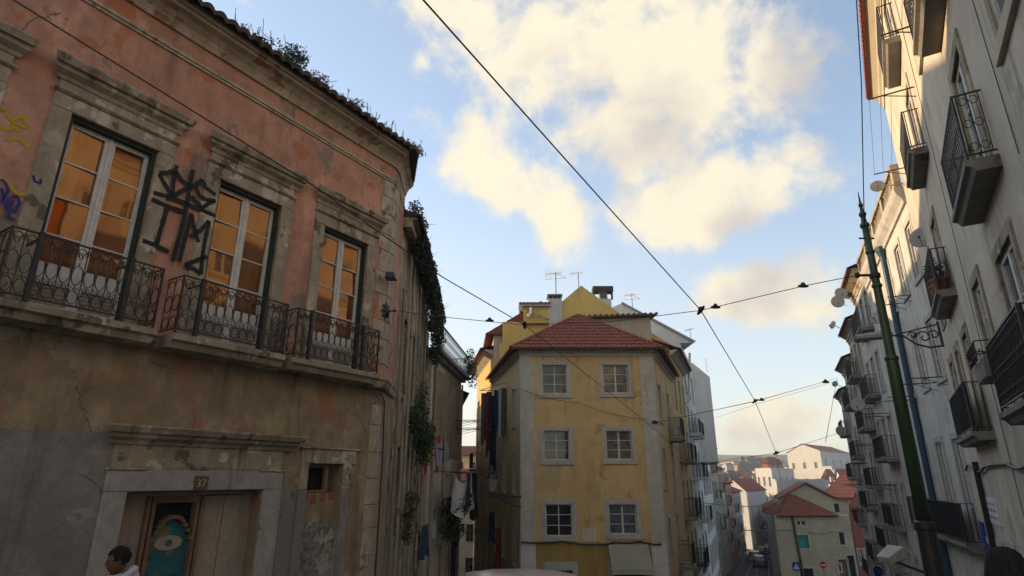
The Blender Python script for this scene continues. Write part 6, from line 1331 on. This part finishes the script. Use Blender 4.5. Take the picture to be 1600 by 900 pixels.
c0 = at(862, 891, 11.3); car((c0[0], c0[1], c0[2] - 1.52), R(4), 'carp', 'pale car whose roof just shows before the yellow house door', slope=R(1))
for i, (px, py, Y, m, l) in enumerate(((1190, 896, 86, 'card', 'dark car parked down the lower street'), (1182, 889, 94, 'carp', 'pale van-like car just above the dark one'), (1196, 876, 104, 'card', 'dark car higher up the lower street by the white houses'))): p = at(px, py, Y); car((p[0], p[1], ground_z(Y)), R(66), m, l)

# ------------------------------------------------------------------ people
def person(loc, H, face, label, shirt, legs, hood=False, tilt=0, hairl=0, lean=0):
    x, y, z = loc; root = thing('person', loc, label, 'person'); s = H / 1.78
    pts = [(0, 0, .98), (0, .01, 1.12), (0, .0, 1.32), (0, -.02, 1.46), (0, .01, 1.53)]; E_ = [(0, 1), (1, 2), (2, 3), (3, 4)]; rad = [(.16, .12), (.14, .105), (.165, .115), (.10, .085), (.062, .06)]
    def add(p, par, r): pts.append(p); rad.append((r, r)); E_.append((par, len(pts) - 1)); return len(pts) - 1
    for sg in (-1, 1):
        a = add((sg * .17, -.01, 1.41), 3, .075); a = add((sg * .23, .0, 1.15), a, .05); a = add((sg * .235, -.09, .93), a, .038); a = add((sg * .225, -.13, .86), a, .036)
        h = a
        for k in range(5): f = add((sg * (.225 - .02), -.13 - .03 + .018 * k, .80), h, .012); add((sg * (.225 - .035), -.15 + .018 * k - .012, .765 + .012 * abs(k - 2)), f, .009)
        a = add((sg * .09, 0, .88), 0, .10); a = add((sg * .1, -.02 - .06 * sg, .50), a, .065); a = add((sg * .1, .03 - .1 * sg, .1), a, .045); add((sg * .11, -.12 - .1 * sg, .05), a, .045)
    me = bpy.data.meshes.new('body'); me.from_pydata([(p[0] * s, p[1] * s, p[2] * s) for p in pts], E_, []); me.materials.append(M['skin']); o = bpy.data.objects.new('body', me); col.objects.link(o); o.parent = root
    sk = o.modifiers.new('skin', 'SKIN'); L0 = me.skin_vertices[0].data
    for i, r in enumerate(rad): L0[i].radius = (r[0] * s, r[1] * s); L0[i].use_root = i == 0
    sb = o.modifiers.new('sub', 'SUBSURF'); sb.levels = 2; sb.render_levels = 2
    ev = o.evaluated_get(bpy.context.evaluated_depsgraph_get()); bm = bpy.data.meshes.new_from_object(ev); o.modifiers.clear(); o.data = bm; o.name = 'body'
    # head joined to the body mesh
    verts = [v.co.copy() for v in bm.vertices]; faces = [tuple(p.vertices) for p in bm.polygons]; mb = MB()
    def hd(p):
        X, Y_, Z = p; w = 1 - .22 * max(0, -Z) - .04 * max(0, Z); fr = 0
        if Y_ < -.6 and -.15 < Z < .12 and abs(X) < .22: fr = -.14 * (1 - abs(X) / .22)           # nose
        if Y_ < -.5 and .1 < Z < .28 and .15 < abs(X) < .55: fr = .05                               # eye sockets
        if Y_ < -.6 and -.5 < Z < -.3 and abs(X) < .35: fr = -.04                                   # lips
        return (X * w, Y_ * (1 if Y_ > 0 else .95) + fr, Z)
    mb.blob((0, -.01 * s, 1.655 * s), .078 * s, .098 * s, .125 * s, 28, 22, hd)
    for sg in (-1, 1): mb.blob((sg * .08 * s, .005 * s, 1.655 * s), .012 * s, .02 * s, .032 * s, 8, 6)
    n = len(verts); me2 = bpy.data.meshes.new('body'); me2.from_pydata([tuple(v) for v in verts] + mb.v, [], faces + [tuple(n + i for i in f) for f in mb.f]); me2.materials.append(M['skin']); o.data = me2
    for p in me2.polygons: p.use_smooth = True
    def sub(name, m, build_):
        q = MB(); build_(q); m_ = bpy.data.meshes.new(name); m_.from_pydata([tuple(v) for v in q.v], [], q.f); m_.materials.append(M[m]); ob = bpy.data.objects.new(name, m_); col.objects.link(ob); ob.parent = root
        for p in m_.polygons: p.use_smooth = True
        return ob
    def cloth_from(name, m, z0, z1, infl, wh=None):
        vs = []; fs = []; mp = {}; bm_ = bm
        for p in bm_.polygons:
            c = p.center
            if z0 * s < c.z < z1 * s and (wh is None or wh(c)):
                f = []
                for vi in p.vertices:
                    if vi not in mp: mp[vi] = len(vs); v = bm_.vertices[vi]; vs.append(tuple(v.co + v.normal * infl))
                    f.append(mp[vi])
                fs.append(tuple(f))
        m_ = bpy.data.meshes.new(name); m_.from_pydata(vs, [], fs); m_.materials.append(M[m]); ob = bpy.data.objects.new(name, m_); col.objects.link(ob); ob.parent = root
        for p in m_.polygons: p.use_smooth = True
        t = ob.modifiers.new('thick', 'SOLIDIFY'); t.thickness = .006
    arm = lambda c: abs(c.x) > .17 * s
    cloth_from('top', shirt, .86, 1.52, .018 * s, lambda c: c.z > .95 * s or not arm(c) if True else True); cloth_from('trousers', legs, .1, .97, .012 * s, lambda c: abs(c.x) < .185 * s)
    def eyes(q):
        for sg in (-1, 1): q.blob((sg * .03 * s, -.093 * s, 1.675 * s), .012 * s, .008 * s, .007 * s, 8, 6)
    sub('eyes', 'ink', eyes)
    def hr(q):
        q.blob((0, .008 * s, 1.69 * s), .09 * s, .108 * s, .112 * s, 24, 16, lambda p: (p[0] * (1.0 + .03 * math.sin(9 * p[2])), max(p[1], -.62 if p[2] > .35 else -.05 + .35 * (p[2] < -9)), p[2] if p[2] > -.55 else -.55))
        rnd_ = random.Random(5)
        for i in range(420):
            th, ph = rnd_.uniform(0, 1.75), rnd_.uniform(0, 6.283); X_, Y2, Z_ = math.sin(th) * math.cos(ph), math.sin(th) * math.sin(ph), math.cos(th)
            if Y2 < -.55 and Z_ < .4: continue
            c_ = (X_ * .088 * s, (.008 + Y2 * .106) * s, (1.69 + Z_ * .11) * s)
            if not hairl: q.blob(c_, .011 * s, .011 * s, .009 * s, 5, 4)
            elif Y2 > -.3:
                o_ = 1.25 + .2 * rnd_.random(); q.tube([c_, (c_[0] * o_, c_[1] * o_ + .01, c_[2] - .12), (c_[0] * o_ * 1.1, c_[1] * o_ + .02, c_[2] - .28 - .1 * rnd_.random())], [.008, .01, .004], 4)
        if hairl: q.blob((0, .03 * s, 1.57 * s), .115 * s, .09 * s, .2 * s, 18, 12, lambda p: (p[0], max(p[1], -.2), p[2]))
    sub('hair', 'hair', hr)
    def sh(q):
        for sg in (-1, 1): q.blob((sg * .11 * s, (-.05 - .1 * sg) * s, .045 * s), .05 * s, .14 * s, .055 * s, 12, 8, lambda p: (p[0], p[1], max(p[2], -.8)))
    sub('shoes', 'shoe', sh)
    if hood:
        def hf(q):
            n = 18; R1_ = [(.115 * math.cos(t), .05 + .10 * math.sin(t), 1.50 + .05 * math.sin(t)) for t in [2 * math.pi * i / n for i in range(n)]]
            for k in range(n): pass
            q.tube([(a * s, b * s, c * s) for a, b, c in R1_], .04 * s, 8, closed=True); q.blob((0, .13 * s, 1.47 * s), .12 * s, .07 * s, .11 * s, 14, 10)
        sub('hood', shirt, hf)
    root.rotation_euler = (lean, 0, face)
    return root
hp = at(223, 853, 7.0); person((hp[0], hp[1], hp[2] - 1.80), 1.80, R(-52), 'man with short black hair and light grey hooded top walking below the pink house', 'hoodie', 'denim', hood=True, lean=R(7))
hp = at(1567, 860, 3.4); person((hp[0], hp[1], hp[2] - 1.72), 1.72, R(160), 'person with long dark hair and black coat at the lower right edge', 'coat', 'coat', hairl=1)
# mass added behind the terrace house to shade the lane
def lane_left():
    a = GF.pt(7.15, 0)[:2]; b = (a[0] - 4.4, a[1] + 31); ring = [a, b, (b[0] - 8, b[1]), (a[0] - 8, a[1] + .01)]; zt = 4.2
    hs = grid(1.2, 10, 3.2, 1.0, [(zt - 3, zt - 1.2), (zt - 6, zt - 4.2), (zt - 9, zt - 7.2)])
    root, Fs = building('lane_shade_block', 'mostly hidden block behind the terrace house, added to shade the lane', ring, -13, zt, 'cream', {0: hs}); holes_windows(Fs[0], hs[:12], root, sur=.12)
    mb = MB(); f = Fs[0]; roof_face(mb, f.pt(0, zt, .4), f.pt(f.len, zt, .4), f.pt(f.len, zt + 1.8, -4), f.pt(0, zt + 1.8, -4), rows=5, amp=.05, tw=.4); mb.build('roof', 'tile', root)
lane_left()

def back_shade_block():  # unseen block added to cast shade on the right row
    ring = [(-17, 19), (-7.6, 19), (-8.2, 41), (-17, 41)]; zt = 9.0
    root, Fs = building('rear_shade_block', 'unseen block behind the overgrown house, added to keep sun off the right row', ring, -8, zt, 'cream', {})
    mb = MB(); a, b, c, d = [(*p, zt) for p in ring]; r0 = (-12.3, 22, 11.4); r1 = (-12.6, 38, 11.4)
    roof_face(mb, b, c, r1, r0, rows=8, tw=.4, amp=.05); roof_face(mb, d, a, r0, r1, rows=8, tw=.4, amp=.05); roof_face(mb, a, b, r0, r0, rows=6, tw=.4, amp=.05); roof_face(mb, c, d, r1, r1, rows=6, tw=.4, amp=.05); mb.build('roof', 'tile', root)
back_shade_block()
# cracks in the old plaster
random.seed(77)
for (x, y, n, dx, dz) in ((118, 602, 14, .02, -.05), (120, 735, 10, .03, -.04), (300, 640, 12, .01, -.05), (470, 600, 22, .002, -.06), (95, 20, 18, -.03, -.05), (560, 650, 12, .03, -.03), (585, 420, 12, .01, -.05), (230, 560, 10, .05, -.01)):
    u, z = A_.uz(x, y); pts = [(u, z)]
    for i in range(n): u += dx + random.gauss(0, .022); z += dz + random.gauss(0, .012); pts.append((u, z))
    mb = MB(); ribbon(mb, A_, pts, .0065, .009); mb.build('crack', 'ink', PINK)
# chimneys and more roofs in the distant town
def more_town():
    random.seed(123); lab = ['beside the pine', 'with a chimney', 'half hidden by its neighbour', 'turned to the sun', 'with a tall gable', 'low and long', 'with grey walls', 'with pinkish walls']
    where = ['above the salmon house roof', 'behind the gable house', 'under the mansion wall', 'left of the loft', 'below the skyline house', 'beside the low blue house', 'behind the pyramid roof', 'over the long dark roof']
    k = 0
    for (x, y, Y) in ((1122, 752, 175), (1133, 758, 165), (1146, 762, 160), (1170, 754, 190), (1186, 756, 195), (1163, 764, 170), (1180, 770, 165), (1192, 776, 155), (1120, 768, 150), (1126, 782, 135), (1142, 722, 380), (1154, 730, 330), (1166, 726, 360), (1190, 733, 290), (1203, 728, 300), (1216, 733, 280), (1232, 726, 300), (1290, 735, 215), (1306, 737, 205), (1322, 740, 200), (1334, 745, 180), (1298, 744, 175), (1315, 747, 165), (1328, 760, 128), (1294, 757, 135), (1303, 763, 120), (1200, 800, 135), (1212, 792, 125), (1145, 775, 150), (1155, 786, 145), (1225, 738, 240), (1330, 730, 260)):
        w = random.uniform(9, 15) * (1.25 if Y < 200 else 1); mid = x + w * random.uniform(.25, .5); m = random.choice(('whit', 'cream', 'white2', 'cream2', 'salmon', 'whit'))
        root, Fs, ring, zt = town('distant_house', 'distant house ' + lab[k % 8] + ', ' + where[(k * 3 + k // 8) % 8], [(x, y, Y + 6), (mid, y, Y), (x + w, y, Y + 7)], -16, m, random.choice(('gable', 'hip', 'hip')), w * Y / 920 * .2, [(1, 3, 2, 1.1, 1.6, 2.6, 3.0), (0, 2, 2, 1.1, 1.6, 2.6, 3.0)], tw=.9, ridge=random.choice(('AB', 'BC')), sur=.0)
        c = ((ring[0][0] + ring[2][0]) / 2, (ring[0][1] + ring[2][1]) / 2); mb = MB(); mb.box(c[0] - .4, c[0] + .4, c[1] - .3, c[1] + .3, zt, zt + w * Y / 920 * .2 + 1.2); mb.build('chimney', m, root); k += 1
more_town()

def haze():
    mb = MB(); mb.box(-620, 1080, -62, 900, -16.5, 34); o = mb.build('haze', 'black'); o['kind'] = 'stuff'
    m = bpy.data.materials.new('haze_air'); m.use_nodes = True; nt = m.node_tree; nt.nodes.clear(); out = nt.nodes.new('ShaderNodeOutputMaterial'); v = nt.nodes.new('ShaderNodeVolumePrincipled')
    v.inputs['Color'].default_value = (.80, .86, .95, 1); v.inputs['Density'].default_value = .0009; v.inputs['Anisotropy'].default_value = .2
    nt.links.new(v.outputs[0], out.inputs['Volume']); o.data.materials.clear(); o.data.materials.append(m)
haze()

# clutter on the alley walls: pipes, small boxes, cloth, meter cupboards
random.seed(202)
for i, (u, z) in enumerate(((.8, -2.2), (2.4, -2.6), (3.6, .2), (5.2, -1.8), (6.2, -3.0))):
    mb = MB(); w_ = random.uniform(.3, .6); GF.box(mb, u, u + w_, z, z + random.uniform(.4, .8), .0, .16); mb.build('meter_box', random.choice(('timber', 'palestone', 'blue')), TERR, bevel=.01)
for i, (u, z0, z1) in enumerate(((.5, -7, 4.6), (2.75, -7, 4.6), (4.85, -7, .8), (6.85, -7, 4.6))):
    mb = MB(); mb.tube([GF.pt(u, z0, .09), GF.pt(u, z1, .09)], .05, 6); mb.build('drainpipe', 'timber', TERR)
# graffiti drips
mb = MB()
for (x, y, n) in ((262, 305, 5), (291, 330, 7), (240, 366, 6), (268, 408, 6), (279, 410, 4), (303, 386, 5), (326, 345, 6)):
    u, z = A_.uz(x, y); ribbon(mb, A_, [(u, z - .02 * k) for k in range(n)], .01, .038)
mb.build('paint_drips', 'paint', PINK)
